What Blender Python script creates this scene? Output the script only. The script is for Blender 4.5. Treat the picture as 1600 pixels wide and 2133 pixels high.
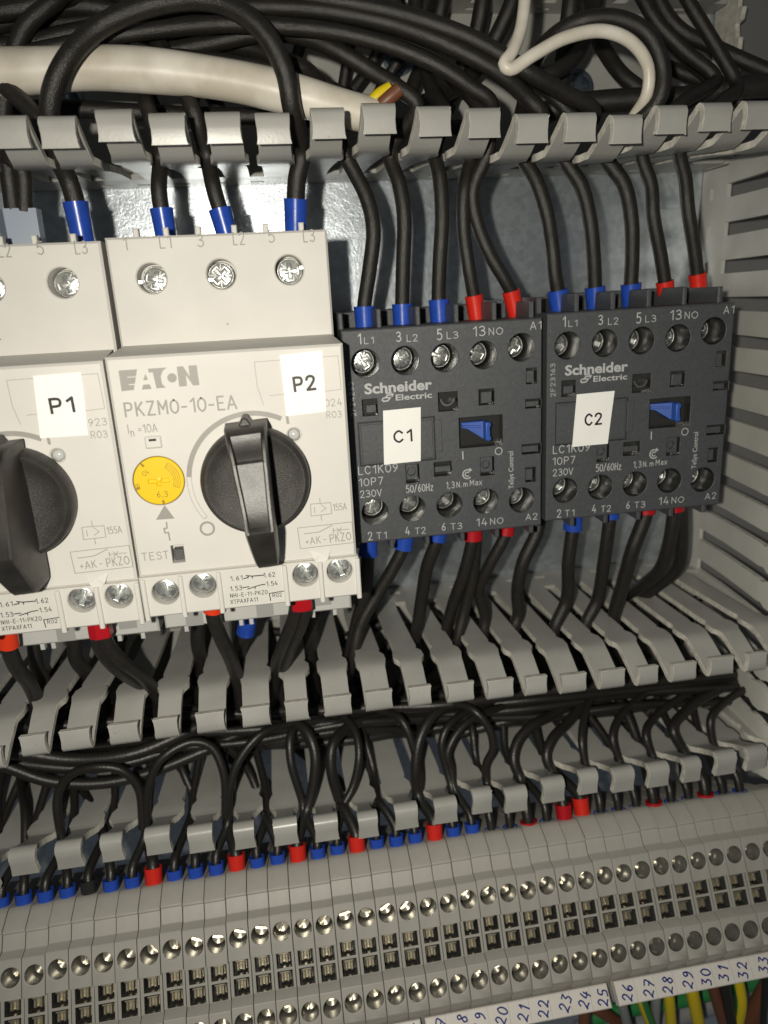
import bpy, bmesh, math, random
from mathutils import Vector, Matrix
from mathutils.geometry import delaunay_2d_cdt
random.seed(7)
SC = bpy.context.scene
COL = SC.collection
for o in list(bpy.data.objects):
    bpy.data.objects.remove(o)
S = 0.001                                   # millimetres to metres
# world frame used below: x to the right along the rails, z up, d out of the mounting plate towards the viewer
def W(x, z, d): return Vector((x * S, -d * S, z * S))

# ------------------------------------------------------------------ camera
F_PX, CAM = 1473.5188, (31.3127, 29.0157, 220.5113)
ROT = ((0.98664435, -0.05083752, 0.15475292), (0.09231498, 0.95726116, -0.27409673), (-0.13420456, 0.284722, 0.94916938))
cd = bpy.data.cameras.new('camera'); cam = bpy.data.objects.new('camera', cd); COL.objects.link(cam)
cd.sensor_fit = 'VERTICAL'; cd.sensor_height = 36.0; cd.lens = 36.0 * F_PX / 2133.0
cd.clip_start = 0.01; cd.clip_end = 20
ax = [Vector((r[0], -r[2], r[1])) for r in ROT]
mw = Matrix.Identity(4)
for i in range(3):
    for j in range(3): mw[j][i] = ax[i][j]
mw.translation = W(*CAM); cam.matrix_world = mw
cd.dof.use_dof = True; cd.dof.focus_distance = 0.155; cd.dof.aperture_fstop = 17.0
SC.camera = cam
# ------------------------------------------------------------------ world, flash, exposure
wd = bpy.data.worlds.new('World'); SC.world = wd; wd.use_nodes = True
bg = wd.node_tree.nodes['Background']; bg.inputs[0].default_value = (0.84, 0.92, 1.0, 1); bg.inputs[1].default_value = 0.06
ld = bpy.data.lights.new('phone_flash', 'SPOT'); ld.energy = 1.42; ld.spot_size = math.radians(138); ld.spot_blend = 1.0; ld.color = (1.0, 0.945, 0.82); ld.shadow_soft_size = 0.0022
lo = bpy.data.objects.new('phone_flash', ld); COL.objects.link(lo); lo.location = W(12, 35, 238); lo.rotation_euler = (W(62, -38, 60) - W(12, 35, 238)).to_track_quat('-Z', 'Y').to_euler()
vs = SC.view_settings; vs.view_transform = 'Standard'; vs.look = 'None'; vs.exposure = 0.0; vs.gamma = 1.0; vs.use_curve_mapping = False
SC.cycles.max_bounces = 8
SC.cycles.use_denoising = True

# ------------------------------------------------------------------ materials
def mat(name, col, rough=0.5, metal=0.0, bump=0.0, scale=2500.0, var=0.0, vscale=150.0, spec=0.5, detail=3.0, coat=0.0, col2=None, speck=None):
    m = bpy.data.materials.new(name); m.use_nodes = True
    nt = m.node_tree; b = nt.nodes['Principled BSDF']
    b.inputs['Base Color'].default_value = (*col, 1); b.inputs['Roughness'].default_value = rough
    b.inputs['Metallic'].default_value = metal; b.inputs['Specular IOR Level'].default_value = spec
    if coat: b.inputs['Coat Weight'].default_value = coat; b.inputs['Coat Roughness'].default_value = 0.2
    tc = nt.nodes.new('ShaderNodeTexCoord')
    if bump:
        n = nt.nodes.new('ShaderNodeTexNoise'); n.inputs['Scale'].default_value = scale; n.inputs['Detail'].default_value = detail
        nt.links.new(tc.outputs['Object'], n.inputs['Vector'])
        bp = nt.nodes.new('ShaderNodeBump'); bp.inputs['Strength'].default_value = bump; bp.inputs['Distance'].default_value = 0.0003
        nt.links.new(n.outputs[0], bp.inputs['Height']); nt.links.new(bp.outputs[0], b.inputs['Normal'])
    if var:
        n2 = nt.nodes.new('ShaderNodeTexNoise'); n2.inputs['Scale'].default_value = vscale; n2.inputs['Detail'].default_value = 6.0
        nt.links.new(tc.outputs['Object'], n2.inputs['Vector'])
        mx = nt.nodes.new('ShaderNodeMix'); mx.data_type = 'RGBA'
        c2 = col2 or tuple(c * (1 - var) for c in col)
        mx.inputs[6].default_value = (*[min(1, c * (1 + var * 0.5)) for c in col], 1); mx.inputs[7].default_value = (*c2, 1)
        rp = nt.nodes.new('ShaderNodeMapRange'); rp.inputs[1].default_value = 0.35; rp.inputs[2].default_value = 0.68
        nt.links.new(n2.outputs[0], rp.inputs[0]); nt.links.new(rp.outputs[0], mx.inputs[0]); nt.links.new(mx.outputs[2], b.inputs['Base Color'])
        rr = nt.nodes.new('ShaderNodeMapRange'); rr.inputs[3].default_value = rough * 0.85; rr.inputs[4].default_value = min(1, rough * 1.2)
        nt.links.new(n2.outputs[0], rr.inputs[0]); nt.links.new(rr.outputs[0], b.inputs['Roughness'])
    if speck:                                  # dust or dirt specks: (cell scale, size, share, colour)
        sc_, sz, share, sc = speck
        v = nt.nodes.new('ShaderNodeTexVoronoi'); v.inputs['Scale'].default_value = sc_; nt.links.new(tc.outputs['Object'], v.inputs['Vector'])
        lt = nt.nodes.new('ShaderNodeMath'); lt.operation = 'LESS_THAN'; lt.inputs[1].default_value = sz; nt.links.new(v.outputs['Distance'], lt.inputs[0])
        se = nt.nodes.new('ShaderNodeSeparateColor'); nt.links.new(v.outputs['Color'], se.inputs[0])
        l2 = nt.nodes.new('ShaderNodeMath'); l2.operation = 'LESS_THAN'; l2.inputs[1].default_value = share; nt.links.new(se.outputs[0], l2.inputs[0])
        mu = nt.nodes.new('ShaderNodeMath'); mu.operation = 'MULTIPLY'; nt.links.new(lt.outputs[0], mu.inputs[0]); nt.links.new(l2.outputs[0], mu.inputs[1])
        m2 = nt.nodes.new('ShaderNodeMix'); m2.data_type = 'RGBA'; m2.inputs[7].default_value = (*sc, 1); nt.links.new(mu.outputs[0], m2.inputs[0])
        if b.inputs['Base Color'].is_linked: nt.links.new(b.inputs['Base Color'].links[0].from_socket, m2.inputs[6])
        else: m2.inputs[6].default_value = (*col, 1)
        nt.links.new(m2.outputs[2], b.inputs['Base Color'])
    return m
M = {
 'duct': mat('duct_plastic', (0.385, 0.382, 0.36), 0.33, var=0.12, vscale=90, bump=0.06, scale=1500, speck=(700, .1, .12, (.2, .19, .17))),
 'side': mat('side_duct_lit_plastic', (0.62, 0.615, 0.57), 0.36, var=0.1, vscale=60, bump=0.05, scale=1500),  # light reflected off the plate is put into this lighter colour
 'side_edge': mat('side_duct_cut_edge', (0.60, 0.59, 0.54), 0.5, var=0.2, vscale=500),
 'duct_edge': mat('duct_cut_edge', (0.66, 0.64, 0.57), 0.6, var=0.25, vscale=600, bump=0.3, scale=1800),
 'white': mat('breaker_plastic', (0.63, 0.612, 0.575), 0.58, var=0.05, vscale=60, bump=0.06, scale=6000, speck=(260, .045, .1, (.16, .15, .13))),
 'lowgrey': mat('lower_housing_plastic', (0.52, 0.52, 0.50), 0.5, var=0.06, vscale=80),
 'groove': mat('dark_groove', (0.03, 0.03, 0.03), 0.7),
 'black': mat('contactor_plastic', (0.064, 0.068, 0.075), 0.45, bump=0.35, scale=6500, var=0.15, vscale=1500, detail=2, speck=(1100, .11, .1, (.2, .2, .2))),
 'bore': mat('contactor_bore_shade', (0.028, 0.028, 0.026), 0.22, spec=0.7, bump=.05, scale=600),  # housing plastic darkened, shade inside the holes and openings put into the colour
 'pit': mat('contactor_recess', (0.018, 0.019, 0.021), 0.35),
 'knob': mat('knob_plastic', (0.030, 0.027, 0.025), 0.45, bump=0.4, scale=6000, var=0.4, vscale=260, detail=2, speck=(1300, .13, .12, (.12, .115, .1))),
 'knob2': mat('knob_grip_plastic', (0.026, 0.024, 0.022), 0.38, bump=0.15, scale=5000, var=0.4, vscale=240),
 'cable': mat('black_insulation', (0.018, 0.016, 0.014), 0.38, bump=0.42, scale=5200, var=0.3, vscale=700, detail=1.5),
 'wire': mat('fine_black_insulation', (0.016, 0.015, 0.013), 0.4, bump=0.25, scale=2200),
 'white_cable': mat('white_sheath', (0.76, 0.72, 0.64), 0.38, bump=0.08, scale=900, var=0.1, vscale=120, col2=(0.58, 0.53, 0.44)),
 'brown': mat('brown_insulation', (0.16, 0.06, 0.03), 0.45), 'yellow': mat('yellow_insulation', (0.72, 0.55, 0.01), 0.4),
 'green': mat('green_insulation', (0.03, 0.22, 0.06), 0.4), 'greywire': mat('grey_insulation', (0.25, 0.26, 0.27), 0.45),
 'blue': mat('blue_ferrule_plastic', (0.018, 0.068, 0.42), 0.28, bump=0.08, scale=900, var=0.15, vscale=400),
 'red': mat('red_ferrule_plastic', (0.62, 0.022, 0.012), 0.32, bump=0.08, scale=900),
 'orange': mat('orange_red_ferrule_plastic', (0.72, 0.045, 0.012), 0.35), 'dred': mat('crimson_ferrule_plastic', (0.42, 0.006, 0.012), 0.35),
 'slate': mat('slate_ferrule_plastic', (0.23, 0.28, 0.36), 0.4), 'blackf': mat('black_ferrule_plastic', (0.02, 0.02, 0.02), 0.3),
 'dial': mat('yellow_dial_plastic', (0.78, 0.53, 0.0), 0.42), 'dialink': mat('dial_ink', (0.33, 0.19, 0.0), 0.5),
 'lever': mat('blue_lever_plastic', (0.03, 0.085, 0.36), 0.35),
 'sticker': mat('sticker_paper', (0.86, 0.86, 0.83), 0.55), 'ink': mat('black_ink', (0.012, 0.011, 0.012), 0.5),
 'greyink': mat('grey_ink', (0.30, 0.285, 0.265), 0.55), 'lightink': mat('pale_ink', (0.43, 0.44, 0.44), 0.5),
 'penink': mat('blue_pen_ink', (0.012, 0.022, 0.19), 0.45),
 'screw': mat('zinc_screw', (0.86, 0.87, 0.86), 0.33, metal=1.0, bump=0.12, scale=700, var=0.2, vscale=500),
 'brass': mat('dull_brass_screw', (0.70, 0.66, 0.54), 0.3, metal=1.0, bump=0.2, scale=600, var=0.35, vscale=500),
 'term': mat('terminal_plastic', (0.36, 0.35, 0.32), 0.5, var=0.1, vscale=150, bump=0.05, scale=2500),
 'termpit': mat('terminal_recess_shade', (0.06, 0.06, 0.057), 0.35),  # shade of the jumper pits painted in, darker than the terminal plastic
 'termbore': mat('terminal_bore_shade', (0.19, 0.185, 0.17), 0.3, var=.2, vscale=300),  # terminal plastic darkened to carry the shade inside the screw holes
 'marker': mat('marker_plastic', (0.68, 0.65, 0.61), 0.5, var=0.05), 'contact': mat('bright_contact', (0.85, 0.78, 0.6), 0.36, metal=1.0, bump=.3, scale=500),
 'lens': mat('clear_lens', (0.50, 0.51, 0.50), 0.12, var=0.1),
 'rail': mat('rail_zinc', (0.55, 0.58, 0.6), 0.35, metal=0.9, var=0.2, vscale=200),
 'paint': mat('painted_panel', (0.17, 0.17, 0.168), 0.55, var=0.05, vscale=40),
 'bluezinc': mat('blued_zinc', (0.20, 0.25, 0.31), 0.3, metal=0.9, bump=0.3, scale=500, var=0.4, vscale=500),
}
def galvanised():
    m = bpy.data.materials.new('galvanised_steel'); m.use_nodes = True; nt = m.node_tree; b = nt.nodes['Principled BSDF']
    tc = nt.nodes.new('ShaderNodeTexCoord'); v = nt.nodes.new('ShaderNodeTexVoronoi'); v.inputs['Scale'].default_value = 620
    n = nt.nodes.new('ShaderNodeTexNoise'); n.inputs['Scale'].default_value = 1400; n.inputs['Detail'].default_value = 4
    nt.links.new(tc.outputs['Object'], n.inputs['Vector'])
    mxv = nt.nodes.new('ShaderNodeMix'); mxv.data_type = 'RGBA'; mxv.inputs[0].default_value = 0.0012
    nt.links.new(tc.outputs['Object'], mxv.inputs[6]); nt.links.new(n.outputs['Color'], mxv.inputs[7])
    nt.links.new(mxv.outputs[2], v.inputs['Vector'])
    cr = nt.nodes.new('ShaderNodeMapRange'); cr.inputs[3].default_value = 0.56; cr.inputs[4].default_value = 0.72
    sp = nt.nodes.new('ShaderNodeSeparateColor'); nt.links.new(v.outputs['Color'], sp.inputs[0])
    nt.links.new(sp.outputs[0], cr.inputs[0])
    cc = nt.nodes.new('ShaderNodeCombineColor')
    for i, k in enumerate((0.88, 0.96, 1.04)):   # cool zinc
        mm = nt.nodes.new('ShaderNodeMath'); mm.operation = 'MULTIPLY'; mm.inputs[1].default_value = k; nt.links.new(cr.outputs[0], mm.inputs[0]); nt.links.new(mm.outputs[0], cc.inputs[i])
    nt.links.new(cc.outputs[0], b.inputs['Base Color'])
    b.inputs['Metallic'].default_value = 0.8; b.inputs['Roughness'].default_value = 0.29
    bp = nt.nodes.new('ShaderNodeBump'); bp.inputs['Strength'].default_value = 0.14; bp.inputs['Distance'].default_value = 0.0004
    ad = nt.nodes.new('ShaderNodeMath'); ad.operation = 'ADD'; nt.links.new(sp.outputs[1], ad.inputs[0]); nt.links.new(n.outputs[0], ad.inputs[1])
    nt.links.new(ad.outputs[0], bp.inputs['Height']); nt.links.new(bp.outputs[0], b.inputs['Normal'])
    return m
M['galv'] = galvanised()

# ------------------------------------------------------------------ mesh helpers
def tag(o, label=None, cat=None, group=None, kind=None):
    for k, v in (('label', label), ('category', cat), ('group', group), ('kind', kind)):
        if v: o[k] = v
    return o
def empty(name, matrix, **kw):
    o = bpy.data.objects.new(name, None); COL.objects.link(o); o.matrix_world = matrix; o.empty_display_size = 0.005
    return tag(o, **kw)
def link(name, me, parent=None, loc=None):
    o = bpy.data.objects.new(name, me); COL.objects.link(o)
    if parent: o.parent = parent
    if loc is not None: o.location = loc
    return o
def circle(cx, cz, r, n=28, a0=0.0): return [(cx + r * math.cos(a0 + 2 * math.pi * i / n), cz + r * math.sin(a0 + 2 * math.pi * i / n)) for i in range(n)]
def rect(x0, z0, x1, z1): return [(x0, z0), (x1, z0), (x1, z1), (x0, z1)]
def rrect(x0, z0, x1, z1, r, n=4):
    out = []
    for cx, cz, a in ((x1 - r, z1 - r, 0), (x0 + r, z1 - r, 90), (x0 + r, z0 + r, 180), (x1 - r, z0 + r, 270)):
        for k in range(n + 1):
            t = math.radians(a + 90 * k / n); out.append((cx + r * math.cos(t), cz + r * math.sin(t)))
    return out
def area(p): return 0.5 * sum(p[i][0] * p[(i + 1) % len(p)][1] - p[(i + 1) % len(p)][0] * p[i][1] for i in range(len(p)))
def ccw(p): return list(p) if area(p) > 0 else list(p)[::-1]
def inside(p, q):
    c = False; j = len(q) - 1
    for i in range(len(q)):
        if (q[i][1] > p[1]) != (q[j][1] > p[1]) and p[0] < (q[j][0] - q[i][0]) * (p[1] - q[i][1]) / (q[j][1] - q[i][1]) + q[i][0]: c = not c
        j = i
    return c
def offset(p, d):                              # positive d grows a counter-clockwise outline
    out = []; n = len(p)
    for i in range(n):
        a, b, c = Vector(p[i - 1]), Vector(p[i]), Vector(p[(i + 1) % n])
        e1 = (b - a).normalized(); e2 = (c - b).normalized()
        n1 = Vector((e1.y, -e1.x)); n2 = Vector((e2.y, -e2.x)); m = n1 + n2
        if m.length < 1e-6: m = n1
        m.normalize(); k = d / max(0.4, m.dot(n1)); out.append((b.x + m.x * k, b.y + m.y * k))
    return out

class MB:                                      # mesh collector, points are (x, z, d) in millimetres
    def __init__(s): s.v = []; s.f = []; s.mi = []; s.T = None
    def add(s, pts, faces, mi=0):
        b = len(s.v)
        s.v += [s.T(*p) if s.T else p for p in pts]
        for f in faces: s.f.append([b + i for i in f]); s.mi.append(mi)
        return s
    def box(s, x0, x1, z0, z1, d0, d1, mi=0, ch=0.0):
        if ch: return s.plate(rect(x0, z0, x1, z1), [], d1, d0, ch, mi)
        return s.add([(x, z, d) for d in (d0, d1) for z in (z0, z1) for x in (x0, x1)],
            [(0, 1, 3, 2), (4, 6, 7, 5), (0, 4, 5, 1), (2, 3, 7, 6), (0, 2, 6, 4), (1, 5, 7, 3)], mi)
    def loops(s, loops, mi=0, cap0=False, cap1=False, closed=True):
        n = len(loops[0]); pts = [p for l in loops for p in l]; fs = []
        for k in range(len(loops) - 1):
            for i in range(n if closed else n - 1):
                j = (i + 1) % n; fs.append((k * n + i, k * n + j, (k + 1) * n + j, (k + 1) * n + i))
        if cap0: fs.append(tuple(range(n))[::-1])
        if cap1: fs.append(tuple((len(loops) - 1) * n + i for i in range(n)))
        return s.add(pts, fs, mi)
    def flat(s, outer, holes, d, mi=0):        # face with holes at one depth
        if not holes: return s.add([(x, z, d) for x, z in outer], [tuple(range(len(outer)))], mi)
        vs = [Vector(p) for p in outer]; es = [(i, (i + 1) % len(outer)) for i in range(len(outer))]
        for h in holes:
            b = len(vs); vs += [Vector(p) for p in h]; es += [(b + i, b + (i + 1) % len(h)) for i in range(len(h))]
        r = delaunay_2d_cdt(vs, es, [], 0, 1e-6); vv, ff = r[0], r[2]; keep = []
        for f in ff:
            c = [sum(vv[i][k] for i in f) / len(f) for k in (0, 1)]
            if inside(c, outer) and not any(inside(c, h) for h in holes): keep.append(tuple(f))
        return s.add([(v.x, v.y, d) for v in vv], keep, mi)
    def plate(s, outer, holes, d1, d0, ch=0.2, mi=0, back=False, pit_mi=None, cone=0.0):
        """slab with bevelled rim; holes = (outline, depth or None); depth None runs through"""
        outer = ccw(outer); inn = offset(outer, -ch) if ch else outer
        hs = [(ccw(h[0]), h[1], (h[2] if len(h) > 2 else 0.15)) for h in holes]
        s.flat(inn, [offset(h, c) if c else h for h, dp, c in hs], d1, mi)
        L = [[(x, z, d1) for x, z in inn]] if ch else []
        L += [[(x, z, d1 - ch) for x, z in outer], [(x, z, d0) for x, z in outer]]
        s.loops(L, mi, cap0=False, cap1=back)
        for h, dp, c in hs:
            e = d0 if dp is None else d1 - dp
            l = [[(x, z, d1) for x, z in offset(h, c)]] if c else []
            l += [[(x, z, d1 - c) for x, z in h]]
            s.loops(l + ([] if pit_mi is not None else [[(x, z, e) for x, z in h]]), mi)
            if pit_mi is not None: s.loops([[(x, z, d1 - c) for x, z in h], [(x, z, e) for x, z in h]], pit_mi)
            if dp is not None and cone: s.add([(x, z, e) for x, z in h] + [(sum(p[0] for p in h) / len(h), sum(p[1] for p in h) / len(h), e - cone)], [(k, (k + 1) % len(h), len(h)) for k in range(len(h))], mi)
            elif dp is not None: s.add([(x, z, e) for x, z in h], [tuple(range(len(h)))], mi if pit_mi is None else pit_mi)
        return s
    def lathe(s, cx, cz, prof, n=32, mi=0, cap0=False, cap1=True):
        return s.loops([[(cx + r * math.cos(2 * math.pi * i / n), cz + r * math.sin(2 * math.pi * i / n), d) for i in range(n)] for r, d in prof], mi, cap0, cap1)
    def line(s, pts, w, d, mi=0, closed=False):    # flat mitred stroke of width w
        P = []
        for p in pts:
            p = Vector(p)
            if not P or (p - P[-1]).length > 1e-5: P.append(p)
        if closed and (P[0] - P[-1]).length < 1e-5: P.pop()
        n = len(P)
        if n < 2: return s
        for i in range(1, n - 1):              # sharp corners: two strokes that overlap
            if (P[i] - P[i - 1]).normalized().dot((P[i + 1] - P[i]).normalized()) < .3:
                if closed: P = P + [P[0]]
                s.line(P[:i + 1], w, d, mi); return s.line(P[i:], w, d, mi)
        s.k = (getattr(s, 'k', 0) + 1) % 5; d = d + 0.004 * s.k      # crossing strokes never share a plane
        A, B_ = [], []
        for i in range(n):
            a = P[i - 1] if (i or closed) else None; c = P[(i + 1) % n] if (i < n - 1 or closed) else None
            e1 = (P[i] - a).normalized() if a is not None else None; e2 = (c - P[i]).normalized() if c is not None else None
            q = P[i].copy()
            if e1 is None: e1 = e2; q -= e2 * w * .35
            if e2 is None: e2 = e1; q += e1 * w * .35
            m = Vector((-(e1.y + e2.y), e1.x + e2.x)); n2 = Vector((-e2.y, e2.x))
            if m.length < 1e-4: m = n2.copy()
            m.normalize(); m *= w / 2 / max(.45, m.dot(n2)); A.append(q + m); B_.append(q - m)
        v = [(p.x, p.y, d) for p in A + B_]; fs = [(k, (k + 1) % n, n + (k + 1) % n, n + k) for k in range(n if closed else n - 1)]
        return s.add(v, fs, mi)
    def build(s, name, mats, parent=None, smooth=35, matrix=None):
        me = bpy.data.meshes.new(name)
        me.from_pydata([W(*p) for p in s.v], [], s.f); me.update()
        for m in (mats if isinstance(mats, (list, tuple)) else [mats]): me.materials.append(m)
        if len(me.polygons) == len(s.mi): me.polygons.foreach_set('material_index', s.mi)
        bm = bmesh.new(); bm.from_mesh(me)
        bmesh.ops.remove_doubles(bm, verts=bm.verts, dist=2e-6)
        bmesh.ops.recalc_face_normals(bm, faces=bm.faces)
        bm.to_mesh(me); bm.free()
        if smooth:
            me.polygons.foreach_set('use_smooth', [True] * len(me.polygons)); me.set_sharp_from_angle(angle=math.radians(smooth))
        o = link(name, me, parent)
        if matrix is not None: o.matrix_world = matrix
        return o

def ray(px, py):
    v = ((px - 800) / F_PX, -(py - 1066.5) / F_PX, -1.0)
    return Vector([sum(ROT[i][k] * v[i] for i in range(3)) for k in range(3)])      # (x, z, d)
def at(px, py, d):                             # where the sight line of a photo point meets depth d
    r = ray(px, py); t = (d - CAM[2]) / r[2]
    return (CAM[0] + t * r[0], CAM[1] + t * r[1], d)
class Frame:                                   # a device's own flat frame
    def __init__(s, matrix): s.m = matrix; s.i = matrix.inverted()
    def loc(s, px, py, d):
        o = s.i @ W(*CAM); r = ray(px, py); q = s.i @ (W(*CAM) + W(*r)); v = q - o
        t = (-d * S - o.y) / v.y; p = o + v * t
        return (p.x / S, p.z / S)
def device_matrix(x, z, rot=0.0, yaw=0.0, d=0.0):
    return Matrix.Translation(W(x, z, d)) @ Matrix.Rotation(-yaw, 4, 'Z') @ Matrix.Rotation(-rot, 4, 'Y')

# text: outlines of the built-in font, flattened to a mesh
_tc = {}
def glyphs(txt, bold=0.0):
    k = (txt, bold)
    if k in _tc: return _tc[k]
    cu = bpy.data.curves.new('t', 'FONT'); cu.body = txt; cu.resolution_u = 3; cu.offset = bold; cu.fill_mode = 'FRONT'
    ob = bpy.data.objects.new('t', cu); me = ob.to_mesh()
    vs = [(v.co.x, v.co.y) for v in me.vertices]; fs = [tuple(p.vertices) for p in me.polygons]
    ob.to_mesh_clear(); bpy.data.objects.remove(ob); bpy.data.curves.remove(cu)
    _tc[k] = (vs, fs); return _tc[k]
CAPH = None
def solid_text(mb, txt, x, z, h, d, w=None, rot=0.0, bold=0.0, align='l', mi=0):
    """baseline start (x, z), capital height h, optional total width w, rot in degrees"""
    global CAPH
    if CAPH is None: CAPH = max(p[1] for p in glyphs('H')[0])
    vs, fs = glyphs(txt, bold)
    if not vs: return
    x0 = min(p[0] for p in vs); x1 = max(p[0] for p in vs)
    sy = h / CAPH; sx = w / (x1 - x0) if w else sy * 0.9
    c, s_ = math.cos(math.radians(rot)), math.sin(math.radians(rot))
    off = 0 if align == 'l' else -(x1 - x0) * sx / 2
    pts = []
    for px, py in vs:
        a, b = (px - x0) * sx + off, py * sy
        pts.append((x + a * c - b * s_, z + a * s_ + b * c, d))
    mb.add(pts, fs, mi)

def spline(P, step=1.0):
    P = [Vector(p) for p in P]
    if len(P) == 2: P = [P[0], (P[0] + P[1]) / 2, P[1]]
    Q = [P[0] * 2 - P[1]] + P + [P[-1] * 2 - P[-2]]; out = []
    for i in range(1, len(Q) - 2):
        a, b, c, d = Q[i - 1:i + 3]; n = max(3, int((c - b).length / step))
        ta = max((b - a).length, 1e-6) ** 0.5; tb = max((c - b).length, 1e-6) ** 0.5; tcx = max((d - c).length, 1e-6) ** 0.5
        m1 = ((b - a) / ta - (c - a) / (ta + tb) + (c - b) / tb) * tb
        m2 = ((c - b) / tb - (d - b) / (tb + tcx) + (d - c) / tcx) * tb
        for k in range(n):
            t = k / n; t2, t3 = t * t, t * t * t
            out.append(b * (2 * t3 - 3 * t2 + 1) + m1 * (t3 - 2 * t2 + t) + c * (-2 * t3 + 3 * t2) + m2 * (t3 - t2))
    out.append(P[-1]); return out
def tube(mb, path, r, n=12, mi=0, caps=True):
    """path of (x, z, d); r a radius or a list"""
    N = len(path); path = [Vector(p) for p in path]; loops = []; prev = None
    for i, p in enumerate(path):
        t = (path[min(i + 1, N - 1)] - path[max(i - 1, 0)]).normalized()
        if prev is None:
            a = Vector((0, 0, 1)) if abs(t.z) < 0.9 else Vector((1, 0, 0)); u = t.cross(a).normalized()
        else: u = (prev - t * prev.dot(t)).normalized()
        prev = u; w = t.cross(u); rr = r[i] if isinstance(r, (list, tuple)) else r
        loops.append([tuple(p + (u * math.cos(2 * math.pi * k / n) + w * math.sin(2 * math.pi * k / n)) * rr) for k in range(n)])
    mb.loops(loops, mi, caps, caps)

GL_ = {'0': ['s', (.28, 1), (.06, .78), (.06, .22), (.28, 0), (.5, .22), (.5, .78), (.28, 1)], '1': [(.08, .78), (.32, 1), (.32, 0)], '2': ['s', (.05, .75), (.1, .92), (.28, 1), (.46, .9), (.48, .7), (.35, .42), (.05, 0), '/', (.05, 0), (.52, 0)],
 '3': ['s', (.05, .88), (.25, 1), (.45, .87), (.42, .63), (.2, .54), '/', 's', (.2, .54), (.48, .42), (.48, .15), (.25, 0), (.03, .12)], '4': [(.3, 1), (.04, .28), (.54, .28), '/', (.41, .55), (.41, 0)], '5': [(.46, 1), (.1, 1), (.07, .55), '/', 's', (.07, .55), (.27, .64), (.48, .45), (.46, .15), (.25, 0), (.04, .1)],
 '6': ['s', (.4, 1), (.14, .62), (.05, .28), (.26, 0), (.48, .25), (.3, .56), (.09, .42)], '7': [(.04, 1), (.5, 1), (.18, 0)], '8': ['s', (.27, .54), (.08, .74), (.27, 1), (.46, .74), (.27, .54), '/', 's', (.27, .54), (.03, .28), (.27, 0), (.51, .28), (.27, .54)], '9': ['s', (.14, 0), (.42, .4), (.49, .72), (.28, 1), (.06, .75), (.24, .45), (.46, .58)],
 'A': [(0, 0), (.3, 1), (.6, 0), '/', (.1, .32), (.5, .32)], 'C': ['s', (.54, .8), (.32, 1), (.07, .75), (.07, .25), (.32, 0), (.54, .2)], 'E': [(.48, 1), (.06, 1), (.06, 0), (.5, 0), '/', (.06, .52), (.42, .52)], 'F': [(.48, 1), (.06, 1), (.06, 0), '/', (.06, .52), (.42, .52)], 'H': [(.06, 0), (.06, 1), '/', (.52, 0), (.52, 1), '/', (.06, .5), (.52, .5)],
 'I': [(.08, 0), (.08, 1)], 'K': [(.06, 0), (.06, 1), '/', (.5, 1), (.06, .42), '/', (.2, .58), (.54, 0)], 'L': [(.06, 1), (.06, 0), (.46, 0)], 'M': [(.06, 0), (.06, 1), (.34, .35), (.62, 1), (.62, 0)], 'N': [(.06, 0), (.06, 1), (.52, 0), (.52, 1)], 'O': ['s', (.33, 1), (.06, .72), (.06, .28), (.33, 0), (.6, .28), (.6, .72), (.33, 1)],
 'P': [(.06, 0), (.06, 1), (.3, 1), '/', 's', (.28, 1), (.46, .95), (.52, .74), (.44, .5), (.28, .46), '/', (.28, .46), (.06, .46)], 'R': [(.06, 0), (.06, 1), (.3, 1), '/', 's', (.28, 1), (.46, .95), (.52, .74), (.44, .5), (.28, .46), '/', (.28, .46), (.06, .46), '/', (.3, .46), (.54, 0)], 'S': ['s', (.5, .85), (.28, 1), (.07, .8), (.2, .56), (.42, .44), (.5, .2), (.26, 0), (.04, .15)],
 'T': [(0, 1), (.52, 1), '/', (.26, 1), (.26, 0)], 'V': [(0, 1), (.28, 0), (.56, 1)], 'X': [(.02, 1), (.54, 0), '/', (.02, 0), (.54, 1)], 'Z': [(.05, 1), (.5, 1), (.04, 0), (.52, 0)], 'z': [(.05, .66), (.42, .66), (.04, 0), (.44, 0)], 'n': [(.06, 0), (.06, .68), '/', 's', (.06, .45), (.25, .67), (.42, .5), '/', (.42, .5), (.42, 0)],
 'm': [(.06, 0), (.06, .68), '/', 's', (.06, .45), (.22, .67), (.36, .5), '/', (.36, .5), (.36, 0), '/', 's', (.36, .45), (.52, .67), (.66, .5), '/', (.66, .5), (.66, 0)], 'a': ['s', (.08, .58), (.25, .68), (.4, .55), '/', (.4, .55), (.4, 0), '/', 's', (.4, .3), (.2, .4), (.06, .2), (.2, 0), (.4, .15)], 'x': [(.03, .66), (.42, 0), '/', (.03, 0), (.42, .66)],
 '-': [(.04, .42), (.36, .42)], '+': [(.03, .4), (.43, .4), '/', (.23, .18), (.23, .62)], '=': [(.04, .3), (.36, .3), '/', (.04, .52), (.36, .52)], '.': [(.06, 0), (.06, .07)], ',': [(.1, .07), (.04, -.15)], '/': [(0, -.05), (.4, 1.05)], ' ': []}
def strokes(txt):
    x = 0.0; out = []
    for ch in txt:
        g = GL_[ch]; cur = []; sm = False; w = 0.2
        for it in g + ['/']:
            if it == 's': sm = True
            elif it == '/':
                if cur: out.append([(x + p[0], p[1]) for p in ([(q.x, q.y) for q in spline([(a, b_, 0) for a, b_ in cur], .06)] if sm else cur)])
                cur = []; sm = False
            else: cur.append(it); w = max(w, it[0])
        x += w + 0.24
    return out, x - 0.24
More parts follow.
